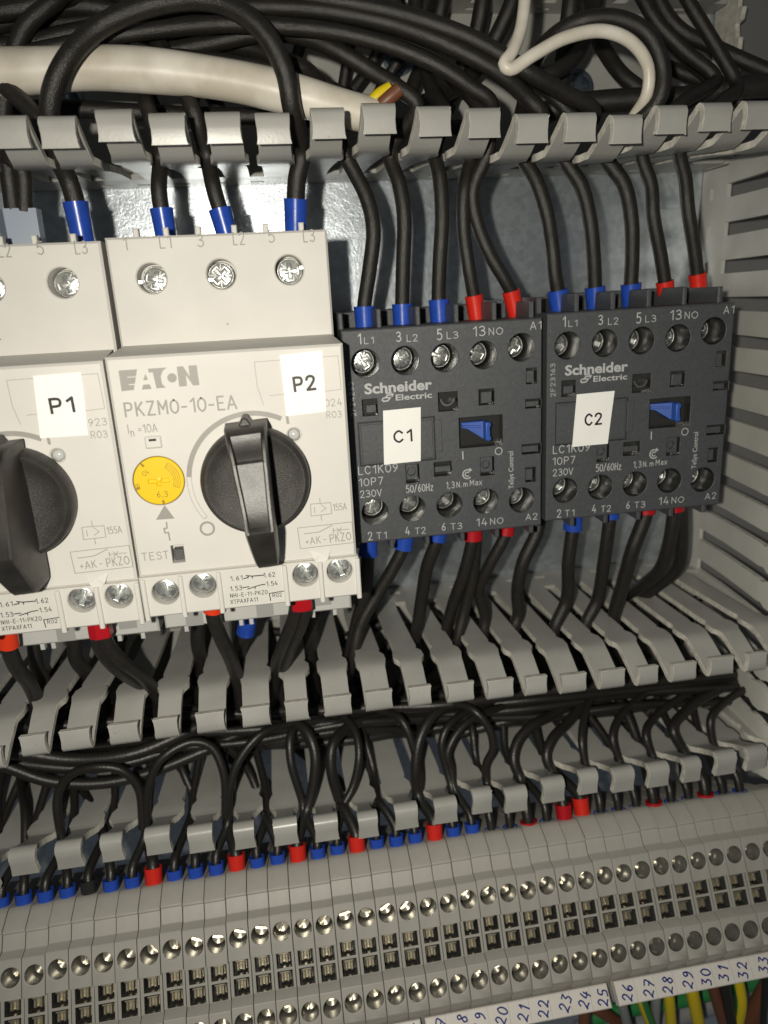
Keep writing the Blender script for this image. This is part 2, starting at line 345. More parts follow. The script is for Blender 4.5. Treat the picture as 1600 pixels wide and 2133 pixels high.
def text(mb, txt, x, z, h, d, w=None, rot=0.0, bold=0.0, align='l', mi=0, wt=None):
    """baseline start (x, z), capital height h, optional total width w, rot in degrees; drawn with strokes"""
    if any(ch not in GL_ for ch in txt): return solid_text(mb, txt, x, z, h, d, w, rot, bold, align, mi)
    st, tw = strokes(txt); sy = h; sx = (w / tw) if w else h * 0.95
    c, s_ = math.cos(math.radians(rot)), math.sin(math.radians(rot)); off = 0 if align == 'l' else -tw * sx / 2
    wd_ = (wt or 0.115) * h
    for pl in st:
        mb.line([(x + (a * sx + off) * c - b_ * sy * s_, z + (a * sx + off) * s_ + b_ * sy * c) for a, b_ in pl], wd_, d, mi)

# ================================================================== the setting
mb = MB(); mb.box(-140, 260, -230, 190, -3, 0)
plate = mb.build('mounting_plate', M['galv'], smooth=0); tag(plate, kind='structure')
mb = MB()
for z0, z1 in ((-9, 9),): mb.box(-130, 164, z0, z1, 0.4, 2.0)
for s in (-1, 1):
    mb.box(-130, 164, min(s * 9, s * 10.4), max(s * 9, s * 10.4), 0.4, 7.6); mb.box(-130, 164, min(s * 10.5, s * 17.5), max(s * 10.5, s * 17.5), 6.4, 7.6)
tag(mb.build('mounting_rail', M['rail'], smooth=0), 'zinc mounting rail running behind the breakers and contactors', 'rail')

# ================================================================== wiring ducts
def finger_mesh(hw, lean, dx, root=12.0, w0=3.2, hook=True, drop=0.0, neck=0.0):
    """one finger in (x, outward, d); dx bends the tip sideways"""
    st = [(root, 0.0, w0), (root + 14, lean * 0.22, w0), (root + 28, lean * 0.6, w0), (49, lean * 0.85, w0), (50.6, lean * 0.88, w0 - 0.35), (52.6, lean * 0.92, w0 + 0.7), (55.6, lean * 0.98, w0 + 0.75), (57.2, lean * 0.95, hw + 0.25),
          (58.4, lean - 0.3, hw), (60.0, lean - 1.0, hw - neck), (62.5, lean - 2.3, hw - neck - .05), (66.0, lean - 4.2, hw - neck - .05), (67.3, lean - 5.0, hw), (68.1, lean - 5.25, hw), (68.9, lean - 4.95, hw),
          (69.25, lean - 4.4, hw - .05), (69.2, lean - 2.8, hw - 0.2), (69.0, lean - 1.2, hw - .1), (68.85, lean - 0.45 + drop, hw + 0.1)]
    if not hook: st = st[:8]
    mb = MB(); L = []; th = 0.78
    for i, (d, o, w) in enumerate(st):
        a = st[max(i - 1, 0)]; b = st[min(i + 1, len(st) - 1)]
        t = Vector((b[1] - a[1], b[0] - a[0])).normalized(); n = Vector((t.y, -t.x))
        k = max(0.0, (d - root) / (69 - root)); x = dx * k ** 1.3
        L.append([(x - w, o - n.x * th, d - n.y * th), (x + w, o - n.x * th, d - n.y * th), (x + w, o + n.x * th, d + n.y * th), (x - w, o + n.x * th, d + n.y * th)])
    for k in range(len(L) - 1):
        A, B = L[k], L[k + 1]
        mb.add(A + B, [(0, 1, 5, 4), (2, 3, 7, 6)], 0); mb.add(A + B, [(1, 2, 6, 5), (3, 0, 4, 7)], 1)
    mb.add(L[0], [(3, 2, 1, 0)], 1); mb.add(L[-1], [(0, 1, 2, 3)], 1)
    if hook:                                   # torn burrs where the lip was stamped
        for k in range(random.choice((0, 1, 1, 2))):
            sx = random.choice((-1, 1)); q = random.choice((14, 15, 18)); d, o, w = st[q]; kk = ((d - root) / (69 - root)) ** 1.3 * dx; e = random.uniform(.3, .75)
            c = Vector((kk + sx * (w - .1), o - (.5 if q < 16 else 0), d + .2)); P4 = [c + Vector((random.uniform(-.3, .3), random.uniform(-.3, .3), random.uniform(-.3, .3))) for _ in range(3)] + [c + Vector((sx * e * .6, -e if q < 16 else e * .3, random.uniform(-.2, .4)))]
            mb.add([tuple(p) for p in P4], [(0, 1, 2), (0, 1, 3), (1, 2, 3), (2, 0, 3)], 1)
    return mb
def soft(o, w=0.00025):
    m = o.modifiers.new('edge', 'BEVEL'); m.width = w; m.segments = 2; m.limit_method = 'ANGLE'; m.angle_limit = math.radians(40); m.harden_normals = False; m.material = 1 if len(o.data.materials) > 1 else -1
    return o
def duct_wall(parent, place, roots, tips, leans, x0, x1, root=12.0, hwf=lambda i: 3.15, hook=True, w0=3.2, noise=0.0, drop=0.0, mats=('duct', 'duct_edge'), neck=0.0):
    """solid band with a row of small holes, then one finger per root"""
    mb = MB(); mb.T = lambda x, u, h: place(x, h, u)          # plate drawn in (x, d) with thickness along outward
    holes = []
    for a, b in zip(roots, roots[1:]):
        c = (a + b) / 2
        if x0 + 3 < c < x1 - 3: holes.append((rrect(c - 1.9, 4.6, c + 1.9, 6.4, 0.5), None, 0.0))
    mb.plate(rect(x0, 0.3, x1, root), holes, 0.65, -0.65, 0.0, 0, back=False)
    mb.T = lambda x, u, h: place(x, h, u)
    hh = [ccw(h[0]) for h in holes]; mb.flat(ccw(rect(x0, 0.3, x1, root)), hh, -0.65)
    o = mb.build('side_wall', [M[mats[0]]], parent, smooth=0)
    for i, (r, t, le) in enumerate(zip(roots, tips, leans)):
        f = finger_mesh(hwf(i), le + random.uniform(-noise, noise), t - r, root, w0, hook, drop, neck)
        f.v = [place(x + r, oo, d) for x, oo, d in f.v]
        soft(f.build('finger', [M[mats[0]], M[mats[1]]], parent, smooth=50), .00038)

def row(pts, d): return [at(x, y, d)[0] for x, y in pts]
U = [(30, 312), (131, 312), (247, 298), (356, 305), (470, 302), (572, 303), (685, 292), (790, 282), (904, 287), (1006, 290), (1105, 301), (1204, 298), (1299, 302), (1392, 282), (1484, 276), (1572, 272)]
B = [(75, 1560), (162, 1549), (262, 1537), (346, 1504), (441, 1513), (535, 1502), (620, 1493), (705, 1485), (790, 1476), (875, 1467), (959, 1459), (1041, 1452), (1115, 1445), (1192, 1440), (1272, 1431), (1345, 1424), (1420, 1416), (1497, 1404), (1570, 1395)]
L2 = [(57, 1815), (152, 1803), (240, 1788), (333, 1762), (423, 1770), (513, 1763), (598, 1755), (682, 1747), (768, 1740), (847, 1722), (928, 1710), (1003, 1690), (1073, 1687), (1150, 1667), (1222, 1650), (1294, 1645), (1366, 1635), (1435, 1625), (1505, 1610), (1568, 1600)]
def fit_row(pts, d, ztarget, extra_l, extra_r):
    """finger tips from the photo, evenly spaced roots, and how far each tip leans"""
    P = [at(x, y, d) for x, y in pts]; xs = [p[0] for p in P]; n = len(xs)
    mx = sum(xs) / n; mi = (n - 1) / 2; k = sum((i - mi) * (x - mx) for i, x in enumerate(xs)) / sum((i - mi) ** 2 for i in range(n))
    roots = [mx + k * (i - mi) for i in range(-extra_l, n + extra_r)]
    tips = roots[:extra_l] + xs + roots[n + extra_l:]
    zs = [ztarget] * extra_l + [p[1] for p in P] + [ztarget] * extra_r
    return roots, tips, zs
def base(mb, x0, x1, z0, z1): mb.box(x0, x1, z0, z1, 0.3, 2.0)
# --- top duct
top = empty('wiring_duct', W_ := Matrix.Translation(W(50, 84, 0)), label='grey slotted wiring duct full of cables above the breakers and contactors', cat='wiring duct', group='slotted wiring ducts')
I4 = Matrix.Identity(4)
def rel(parent, fn):                              # children are drawn in world millimetres, shifted to their parent
    p = parent.matrix_world.translation; ox, oz, od = p.x / S, p.z / S, -p.y / S
    return lambda x, o, d: tuple(a - b for a, b in zip(fn(x, o, d), (ox, oz, od)))
mb = MB(); mb.T = lambda x, z, d: (x - 50, z - 84, d); base(mb, -130, 165, 62.4, 104.6); mb.build('base', M['duct'], top, smooth=0)
r_, t_, z_ = fit_row(U, 68.4, 59.1, 3, 1)
le = [(63 - z) + 0.3 for z in z_]
r_ = [x for x in r_]
duct_wall(top, rel(top, lambda x, o, d: (x, 63 - o, d)), r_, t_, [max(2.2, min(6.0, v)) for v in le], -130, 165, 14.0, lambda i: 3.25, noise=0.0)
r2 = [-52 + 10 * i for i in range(22)]
duct_wall(top, rel(top, lambda x, o, d: (x, 104.2 + o, d)), r2, r2, [0.5] * len(r2), -130, 165, 9.5, lambda i: 3.1, hook=False)
# --- middle duct
mid = empty('wiring_duct', Matrix.Translation(W(50, -84, 0)), label='grey slotted wiring duct packed with black wires between breakers and terminal row', cat='wiring duct', group='slotted wiring ducts')
mb = MB(); mb.T = lambda x, z, d: (x - 50, z + 84, d); base(mb, -130, 170, -103.5, -64.8); mb.build('base', M['duct'], mid, smooth=0)
r_, t_, z_ = fit_row(B, 68.8, -68.8, 5, 1)
le = [z + 64.5 + 5.6 for z in z_]
duct_wall(mid, rel(mid, lambda x, o, d: (x, -64.5 + o, d)), r_, t_, [max(-1.5, min(3.5, v)) for v in le], -130, 168, 13.0, lambda i: 2.75 if (i - 5) % 3 == 0 else 3.3, w0=3.2)
r_, t_, z_ = fit_row(L2, 68.5, -101.5, 4, 1)
GAPS = [(a + b) / 2 for a, b in zip(r_, r_[1:])]
le = [-(z + 102.5) for z in z_]
duct_wall(mid, rel(mid, lambda x, o, d: (x, -102.5 - o, d)), r_, t_, [max(-4.5, min(2.5, v - .8)) for v in le], -130, 168, 13.0, lambda i: 2.55 if (i - 4) % 3 == 2 else 3.0, drop=0.9, neck=0.75, w0=3.45)
# --- side duct, standing
side = empty('wiring_duct', Matrix.Translation(W(190, 0, 0)), label='grey slotted wiring duct standing upright along the right side', cat='wiring duct', group='slotted wiring ducts')
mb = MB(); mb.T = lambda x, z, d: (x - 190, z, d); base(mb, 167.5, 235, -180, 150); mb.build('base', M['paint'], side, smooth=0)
zc = [23.2 + 10.6 * k for k in range(-13, 4)]
zr = [a + 5.3 for a in zc]; zr = [z for z in zr if z < 62]
tp = [z + random.uniform(-0.7, 0.7) for z in zr]
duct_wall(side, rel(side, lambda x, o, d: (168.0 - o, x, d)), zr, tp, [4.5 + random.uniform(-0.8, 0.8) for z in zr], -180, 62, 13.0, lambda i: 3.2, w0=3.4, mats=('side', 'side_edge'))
# cut-off stub of the same wall beside the top duct, fingers snapped away
mb = MB(); mb.T = lambda x, z, d: (x - 190, z, d)
out = [(63, 0.4)]; random.seed(3); z = 63.0
pts = [(62.5, 0.4), (62.5, 13.0)]
while z < 128:
    pts += [(z + 2.6, 13.2 + random.uniform(-.3, .5)), (z + 3.0, 11.6), (z + 6.4, 11.2 + random.uniform(-.5, .5)), (z + 6.9, 13.0)]; z += 7.2
pts += [(z, 0.4)]
mb.loops([[(x, a, b) for a, b in pts] for x in (167.3, 168.6)], 1, True, True)
soft(mb.build('snapped_wall', [M['duct'], M['duct_edge']], side, smooth=0))
mb = MB(); mb.T = lambda x, z, d: (x - 190, z, d)
mb.box(234, 235.3, -180, 150, 0.3, 60); mb.build('side_wall', M['duct'], side, smooth=0)

# fixing screws of the top duct
def dome(name, px, py, d0, r, label):
    x, z, d = at(px, py, d0 + r * 0.4)
    mb = MB(); prof = [(r * 1.25, 0.05), (r * 1.25, 0.6), (r, 0.7)] + [(r * math.cos(a), 0.7 + r * 0.55 * math.sin(a)) for a in [math.radians(k) for k in (15, 30, 45, 60, 75)]]
    mb.lathe(0, 0, prof[::1], 28)
    mb.line([(-r * .45, 0), (r * .45, 0)], .7, 0.7 + r * 0.555); mb.line([(0, -r * .45), (0, r * .45)], .7, 0.7 + r * 0.56)
    o = mb.build(name, M['bluezinc'], smooth=40); o.matrix_world = Matrix.Translation(W(x, z, d0)); tag(o, label, 'screw', 'fixing screws in the top duct')
dome('fixing_screw', 1206, 182, 2.0, 4.0, 'round blue-grey screw head inside the loop of white wire')
dome('fixing_screw', 832, 118, 2.0, 3.6, 'round blue-grey screw head half hidden by cables above the cut white cable')
dome('fixing_screw', 135, 210, 2.0, 3.6, 'round blue-grey screw head under the thick white cable')
#--DEVICES--
def paper(mb, c, d0, n=8):
    """paper sticker from its four corners, one corner lifting a little"""
    L = []; lift = random.choice((0, 1, 2, 3)); lc = ((0, 0), (1, 0), (1, 1), (0, 1))[lift]
    for e in (0.0, 0.12):
        for j in range(n + 1):
            for i in range(n + 1):
                u, v = i / n, j / n; q = [c[0][k] * (1 - u) * (1 - v) + c[1][k] * u * (1 - v) + c[2][k] * u * v + c[3][k] * (1 - u) * v for k in (0, 1)]
                r = math.hypot(u - lc[0], v - lc[1]); L.append((q[0], q[1], d0 + e + .55 * max(0, .4 - r) ** 1.5 + .015 * math.sin(9 * u + 7 * v)))
    N = (n + 1) ** 2; I = lambda i, j, t: t * N + j * (n + 1) + i; fs = []
    for t in (0, 1):
        for j in range(n):
            for i in range(n): fs.append((I(i, j, t), I(i + 1, j, t), I(i + 1, j + 1, t), I(i, j + 1, t)))
    for k in range(n): fs += [(I(k, 0, 0), I(k + 1, 0, 0), I(k + 1, 0, 1), I(k, 0, 1)), (I(k, n, 0), I(k + 1, n, 0), I(k + 1, n, 1), I(k, n, 1)), (I(0, k, 0), I(0, k + 1, 0), I(0, k + 1, 1), I(0, k, 1)), (I(n, k, 0), I(n, k + 1, 0), I(n, k + 1, 1), I(n, k, 1))]
    mb.add(L, fs)
# ================================================================== screws
def screw(parent, x, z, d, r, a=0.0, m='screw', style='cross', n=26, name='terminal_screw'):
    """round head, face at depth d, cross recess and slot"""
    mb = MB()
    def rotp(p): c, s = math.cos(a), math.sin(a); return [(x + u * c - v * s, z + u * s + v * c) for u, v in p]
    if style == 'cross':
        w, l = r * 0.17, r * 0.62
        cr = [(w, l), (-w, l), (-w, w), (-l, w), (-l, -w), (-w, -w), (-w, -l), (w, -l), (w, -w), (l, -w), (l, w), (w, w)]
        mb.lathe(x, z, [(r * .98, d - r * .5), (r * .96, d - .05)], n, cap1=False); mb.plate(circle(x, z, r, n), [(rotp(cr), r * 0.22, 0.12)], d, d - r * 0.7, r * 0.16, cone=r * .45)
        for k in range(4):                     # radial embossed marks
            t = a + math.pi / 4 + k * math.pi / 2
            q = [(x + math.cos(t) * r * u, z + math.sin(t) * r * u) for u in (0.45, 0.78)]
            mb.line(q, r * 0.09, d + 0.03)
    else:
        w = r * 0.14
        sl = [(-r * 0.82, -w), (r * 0.82, -w), (r * 0.82, w), (-r * 0.82, w)]
        mb.plate(circle(x, z, r, n), [(rotp(sl), r * 0.4, 0.08)], d, d - r * 0.8, r * 0.14)
    tx, ty = random.uniform(-.05, .05), random.uniform(-.05, .05); vv = []
    for a_, b_, c_ in mb.v:                    # slightly domed and never quite square to its seat
        rho = math.hypot(a_ - x, b_ - z) / r; up = 0.16 * r * (1 - min(1, rho) ** 2) if c_ > d - r * 0.35 else 0.0
        vv.append((a_, b_, c_ + up + (a_ - x) * tx + (b_ - z) * ty))
    mb.v = vv
    return mb.build(name, M[m], parent, smooth=48)

# ================================================================== motor protection breakers
def breaker(x0, dz, label, year, sticker_px, sticker_txt, dial_a):
    root = empty('circuit_breaker', device_matrix(x0 + 22.5, dz), label=label, cat='circuit breaker', group='white breakers with rotary knobs')
    F = Frame(device_matrix(22.5, 0))          # printing positions are read once, on the fully visible breaker
    DT, DM = 63.2, 78.9
    L = lambda px, py, d=DM: F.loc(px, py, d)
    # terminal cover on top
    hs = [L(316, 580, DT), L(461, 571, DT), L(603, 562, DT)]
    mb = MB(); mb.plate(rect(-22.2, 21.0, 22.2, 44.0), [(circle(x, z, 2.95, 36), 6.0, 0.25) for x, z in hs], DT, 5.0, 0.45)
    for i, px in enumerate((280, 343, 411, 487, 553, 628)):
        x = L(px, 474, DT)[0]; mb.box(x - 0.55, x + 0.55, 43.7, 45.6, DT - 2.4, DT - 0.7, ch=0.2)
    mb.build('terminal_cover', M['white'], root)
    for i, (x, z) in enumerate(hs):
        screw(root, x + (0.35, -0.25, 0.1)[i], z - 0.15, DT - 3.2, 2.75, (1.3, 0.75, 0.05)[i] + x0)
        mb = MB(); a = (3.35, 3.5, 0.15)[i]
        cx, cz = x + math.cos(a) * 2.75, z + math.sin(a) * 2.75
        mb.box(cx - 0.55, cx + 0.55, cz - 0.42, cz + 0.42, DT - 5, DT - 1.6, ch=0.12); mb.build('clamp_tab', M['screw'], root)
    # lower terminal housing
    mb = MB(); mb.box(-22.0, 22.0, -41.9, -20, 6, 62.6, ch=0.4)
    for x in (-17.4, -4.6, -2.2, 10.4, 12.6, 17.9): mb.box(x - 0.5, x + 0.5, -43.6, -41.7, 60.2, 61.9, ch=0.15)
    mb.build('lower_housing', M['lowgrey'], root)
    mb = MB()
    for px, py in ((405, 1290), (552, 1272), (672, 1248)):
        x, z = F.loc(px, py, 62.7); mb.box(x - 2.0, x + 2.0, z - 1.6, z + 1.6, 61.0, 62.75)
    mb.build('cover_slot', mat('housing_slot', (0.33, 0.33, 0.32), 0.5), root, smooth=0)
    # main block with its recesses
    dx, dzc = L(331, 1002); lx, lz = L(613, 906); tx, tz = L(371, 1154); sx, sz = L(320, 921)
    kx, kz = 25.6 - 22.5, -3.8
    mb = MB()
    mb.plate(rect(-22.45, -22.6, 22.45, 21.6), [(circle(dx, dzc, 5.0, 44), 1.3, 0.12), (circle(lx, lz, 1.28, 24), 1.2, 0.3), (rect(tx - 1.25, tz - 1.9, tx + 1.25, tz + 1.9), 3.2, 0.1), (circle(kx, kz, 9.6, 40), 1.0, 0.1)], DM, 58, 0.5)
    mb.loops([[(-22.45, 21.6, DM - .55), (22.45, 21.6, DM - .55)], [(-21.6, 22.9, DT - 0.2), (21.6, 22.9, DT - 0.2)]], 0, closed=False)
    xv, zv = L(668, 1152)
    mb.build('front_block', M['white'], root)
    mb = MB(); mb.add([(xv - 2.2, zv + 0.9, DM + .05), (xv + 2.2, zv + 0.9, DM + .05), (xv + 1.5, zv - 0.9, DM + 1.0), (xv + .9, zv - 1.6, DM + 1.1), (xv - .9, zv - 1.6, DM + 1.1), (xv - 1.5, zv - 0.9, DM + 1.0), (xv, zv + .15, DM + .6)],
        [(0, 6, 1), (0, 5, 6), (6, 2, 1), (5, 4, 6), (6, 4, 3), (6, 3, 2)]); mb.build('latch_notch', M['white'], root, smooth=0)
    # little hooded window above the dial
    mb = MB(); mb.plate(rrect(sx - 1.6, sz - 1.2, sx + 1.6, sz + 1.3, 0.35), [(rect(sx - .75, sz + .3, sx + .65, sz + .75), 0.5, 0.0)], DM + 0.55, DM - 0.2, 0.3, 0, pit_mi=1); mb.build('hooded_window', [M['white'], M['groove']], root)
    mb = MB(); mb.box(tx - 0.95, tx + 1.1, tz - 1.7, tz + 0.6, DM - 3.2, DM - 1.2, ch=0.2); mb.build('test_tongue', mat('test_tongue_plastic', (0.10, 0.10, 0.10), 0.4), root)
    mb = MB(); mb.lathe(lx, lz, [(1.2, DM - 1.2), (1.15, DM - .7), (0.85, DM - .35), (0.45, DM - .18), (0.1, DM - .12)], 24); mb.build('indicator_lens', M['lens'], root)
    # yellow setting dial
    dial = MB(); cr = [(2.0, .38), (-2.0, .38), (-2.0, -.38), (-.42, -.38), (-.42, -1.0), (.42, -1.0), (.42, -.38), (2.0, -.38)]
    dial.plate(circle(dx, dzc, 4.85, 44), [([(dx + a, dzc + b) for a, b in cr], 0.5, 0.1)], DM - 0.05, DM - 1.2, 0.15)
    dial.lathe(dx, dzc + .15, [(0.55, DM - .5), (0.5, DM - 0.02), (0.4, DM + .02)], 16)
    dd = dial.build('setting_dial', M['dial'], root)
    ink = MB(); e = DM - 0.02
    text(ink, '6,3', dx - 0.75, dzc - 3.3, 1.15, e, 2.0); text(ink, '8', dx - 3.7, dzc - 1.0, .8, e, .9, rot=100); text(ink, '10', dx - 2.0, dzc + 2.7, .95, e, 1.3, rot=215)
    for a in (-86, 196, 128):
        t = math.radians(a); ink.line([(dx + math.cos(t) * 4.1, dzc + math.sin(t) * 4.1), (dx + math.cos(t) * 4.6, dzc + math.sin(t) * 4.6)], .45, e)
    for rr in (2.9, 3.3, 3.7, 4.1):
        ink.line([(dx + rr * math.cos(math.radians(k)), dzc + rr * math.sin(math.radians(k))) for k in range(-25, 62, 6)], .09, e)
    for k in (-25, 59): ink.line([(dx + rr * math.cos(math.radians(k)), dzc + rr * math.sin(math.radians(k))) for rr in (2.9, 4.1)], .09, e)
    o = ink.build('dial_scale', M['dialink'], dd, smooth=0)
    # grey printing
    P = MB(); PT = MB(); e = DM + 0.015; et = DT + 0.015
    for t, px, py in (('1', 258, 521), ('L1', 333, 517), ('3', 412, 514), ('L2', 486, 510), ('5', 560, 505), ('L3', 632, 504)):
        x, z = F.loc(px, py, et); text(PT, t, x, z, 2.35, et, (0.7 if t == '1' else 1.15 if len(t) == 1 else 2.3), wt=.1)
    def poly(pts, org, sc):
        q = [L(org[0] + a / sc, org[1] + b / sc) for a, b in pts]; P.flat(ccw(q), [], e); 
    og, sc = (200, 740), 4.637
    def cpoly(pts):
        q = ccw([L(og[0] + a / sc, og[1] + b / sc) for a, b in pts]); r = delaunay_2d_cdt([Vector(p) for p in q], [(i, (i + 1) % len(q)) for i in range(len(q))], [], 0, 1e-6)
        P.add([(v.x, v.y, e) for v in r[0]], [tuple(f) for f in r[2] if inside([sum(r[0][i][k] for i in f) / len(f) for k in (0, 1)], q)])
    for pts in ([(218, 148), (397, 135), (387, 203), (300, 209), (302, 217), (386, 211), (376, 275), (316, 280), (318, 290), (374, 285), (366, 335), (248, 347)],
                [(478, 178), (502, 238), (456, 242)], [(455, 285), (520, 280), (538, 326), (444, 332)],
                [(500, 130), (685, 118), (645, 150), (625, 205), (638, 275), (674, 313), (585, 320), (548, 165), (512, 170)],
                [(780, 110), (840, 105), (905, 205), (893, 100), (972, 95), (1000, 288), (938, 292), (868, 190), (880, 298), (805, 303)]): cpoly(pts)
    ox, oz = L(og[0] + 735 / sc, og[1] + 218 / sc); P.flat(circle(ox, oz, 0.88, 20), [], e)
    def tx_(t, p0, p1, hpx, wt=.11):
        a = L(*p0); b = L(*p1); text(P, t, a[0], a[1], hpx, e, b[0] - a[0] if len(t) > 1 else None, wt=wt, rot=math.degrees(math.atan2(b[1] - a[1], b[0] - a[0])) if len(t) > 1 else 0)
    tx_('PKZM0-10-EA', (261, 868), (493, 851), 2.55, .14)
    tx_('I', (267, 903), (269, 903), 1.7); tx_('n', (273, 909), (284, 908), 1.5); tx_('=10A', (289, 902), (328, 899), 1.55)
    tx_('R03', (680, 871), (711, 869), 1.3); tx_(year, (664, 848), (712, 844), 1.35)
    tx_('TEST', (297, 1168), (352, 1163), 1.6); tx_('155A', (694, 1064), (722, 1061), 1.4)
    tx_('I', (655, 1068), (660, 1068), 1.2)
    P.line([L(669, 1051), L(679, 1059), L(669, 1066)], .13, e)
    P.line([L(647, 1050), L(689, 1047), L(691, 1070), L(648, 1075)], .14, e, closed=True)
    P.line([L(666, 1037), L(667, 1048)], .14, e); P.line([L(669, 1073), L(670, 1084)], .14, e)
    P.line([L(620, 1100), L(733, 1087), L(737, 1130), L(626, 1143)], .14, e, closed=True)
    P.line([L(634, 1112), L(665, 1108), L(692, 1094)], .16, e); P.line([L(694, 1100), L(695, 1111)], .16, e); P.line([L(694, 1105), L(727, 1102)], .14, e)
    P.line([L(702, 1100), L(711, 1109)], .14, e); P.line([L(711, 1099), L(702, 1110)], .14, e)
    tx_('+AK', (637, 1135), (668, 1131), 1.5); tx_('-', (674, 1130), (682, 1129), 1.5); tx_('PKZO', (688, 1130), (731, 1124), 1.7)
    P.line([L(549, 843), L(545, 1) if False else L(536, 805)], .1, e)
    P.line([L(536, 805), L(530, 754), L(704, 741), L(711, 811), L(670, 816)], .1, e); P.line([L(562, 824), L(592, 821)], .1, e)
    P.line([L(598, 868), L(600, 881)], .55, e)
    ta = L(343, 1052); P.add([(*ta, e), (*L(325, 1083), e), (*L(364, 1080), e)], [(0, 1, 2)])
    P.line([L(347, 1088), L(348, 1100), L(342, 1101), L(344, 1110), L(351, 1109), L(354, 1125)], .3, e)
    cx, cz = L(432, 1101); rr = 1.33
    for r1, r2, a0, a1 in ((1.1, 1.55, 0, 360),):
        P.loops([[(cx + r * math.cos(math.radians(k)), cz + r * math.sin(math.radians(k)), e) for k in range(0, 360, 10)] for r in (r1, r2)])
    def arc(r1, r2, a0, a1): P.loops([[(kx + r * math.cos(math.radians(k)), kz + r * math.sin(math.radians(k)), e) for k in range(a0, a1 + 1, 4)] for r in (r1, r2)], closed=False)
    arc(12.6, 13.6, 62, 174)
    P.line([(kx + r * math.cos(math.radians(k)), kz + r * math.sin(math.radians(k))) for r, ks in ((13.55, range(174, 215, 4)), (12.65, range(214, 172, -4))) for k in ks], .09, e, closed=True)
    P.build('printed_marking', M['greyink'], root, smooth=0); PT.build('terminal_marking', M['greyink'], root, smooth=0)
    # rotary knob
    K = MB(); K.lathe(kx, kz, [(10.5, DM - .6), (10.75, DM + .6), (10.75, DM + 2.6), (10.45, DM + 3.9), (9.7, DM + 4.6), (9.2, DM + 4.5), (8.6, DM + 4.1), (6, DM + 3.7), (2, DM + 3.5), (0.2, DM + 3.5)], 64)
    knob = K.build('rotary_knob', M['knob'], root)
    G = MB(); ax_ = math.radians(3.4)
    secs = [(12.0, 3.2, 84.5, 0), (12.0, 3.75, 86.5, 0), (11.7, 3.85, 88.6, 0), (10.8, 3.75, 90.2, 0.2), (9.4, 3.6, 91.2, 0.9), (7.4, 3.45, 91.8, 1.9), (5.9, 3.35, 92.3, 2.5), (5.6, 3.32, 92.4, 1.2), (3, 3.2, 92.9, 1.0), (0, 3.0, 93.6, 0.9), (-3, 2.85, 94.4, 0.75), (-5.6, 2.75, 95.2, 0.35), (-6.6, 2.72, 95.6, 0.1), (-7.3, 2.7, 95.4, 0.0), (-11, 2.5, 92.6, 0), (-14.6, 2.25, 89.6, 0), (-15.8, 2.05, 88.4, 0), (-16.3, 1.8, 86.8, 0), (-16.2, 1.7, 84.0, 0)]
    LL = []
    for s, hw, dt, rec in secs:
        pr = [(-hw - .25, 80.5), (-hw - .05, dt - 1.0), (-hw + 0.3, dt), (-hw + 0.75, dt), (-hw + 1.0, dt - rec), (hw - 1.0, dt - rec), (hw - .75, dt), (hw - .3, dt), (hw + .05, dt - 1.0), (hw + .25, 80.5)]
        if dt < 85: pr = [(a, min(b, dt)) for a, b in pr]
        LL.append([(kx + a * math.cos(ax_) - s * math.sin(ax_) * -1 * -1, kz + s * math.cos(ax_) + a * math.sin(ax_), d) for a, d in pr])
    G.loops(LL, 0, True, True, closed=True)
    g = G.build('grip', M['knob2'], knob, smooth=28); soft(g, 0.00022)
    I = MB(); ix, iz = kx - 12.3 * math.sin(ax_), kz + 12.2
    I.loops([[(ix - 1.35, iz - .5, d), (ix - .5, iz + .9, d), (ix, iz + 1.15, d), (ix + .5, iz + .9, d), (ix + 1.35, iz - .5, d)] for d in (80, 86.2)], 0, False, True)
    soft(I.build('pointer', M['knob2'], knob, smooth=20), 0.00025)
    # front contact block: strip with four screws
    aux = MB(); e0, e1 = 60.0, 79.9; DS = 79.9
    sp = [L(345, 1235, DS), L(423, 1221, DS), L(637, 1198, DS), L(708, 1190, DS)]
    aux.plate(rect(-22.4, -31.2, 22.7, -22.5), [(circle(x, z, 2.75, 32), 3.0, 0.2) for x, z in sp], DS, e0, 0.3)
    for px in (300, 379, 459, 597, 671, 748):
        x = F.loc(px, 1230, DS)[0]; aux.plate(rrect(x - 0.5, -31.9, x + 0.5, -22.7, 0.3), [], DS + 0.6, DS - 6, 0.2)
    ab = aux.build('contact_block', M['white'], root)
    for i, (x, z) in enumerate(sp): screw(ab, x, z + .3, DS - 1.1, 2.62, (0.3, 0.75, 0.6, 0.35)[i] + x0 * .02)
    B2 = MB(); e = DS + 0.02
    def tb(t, p0, p1, h): a = F.loc(*p0, DS); b = F.loc(*p1, DS); text(B2, t, a[0], a[1], h, e, b[0] - a[0], wt=.13)
    q = lambda p: F.loc(*p, DS)
    tb('1.61', (480, 1210), (505, 1206), .95); tb('1.62', (549, 1203), (573, 1199), .95); tb('1.53', (480, 1231), (504, 1228), .95); tb('1.54', (555, 1221), (578, 1217), .95)
    tb('NHI-E-11-PKZ0', (480, 1245), (557, 1236), .85); tb('XTPAXFA11', (481, 1258), (537, 1252), .85); tb('R02', (568, 1244), (587, 1241), .8)
    B2.line([q((508, 1205)), q((517, 1203)), q((517, 1199))], .22, e); B2.line([q((513, 1199)), q((525, 1200)), q((549, 1198))], .22, e); B2.line([q((525, 1200)), q((526, 1204))], .2, e)
    B2.line([q((506, 1224)), q((519, 1222))], .2, e); B2.line([q((516, 1227)), q((540, 1219)), q((552, 1217))], .2, e); B2.line([q((531, 1222)), q((532, 1226))], .2, e)
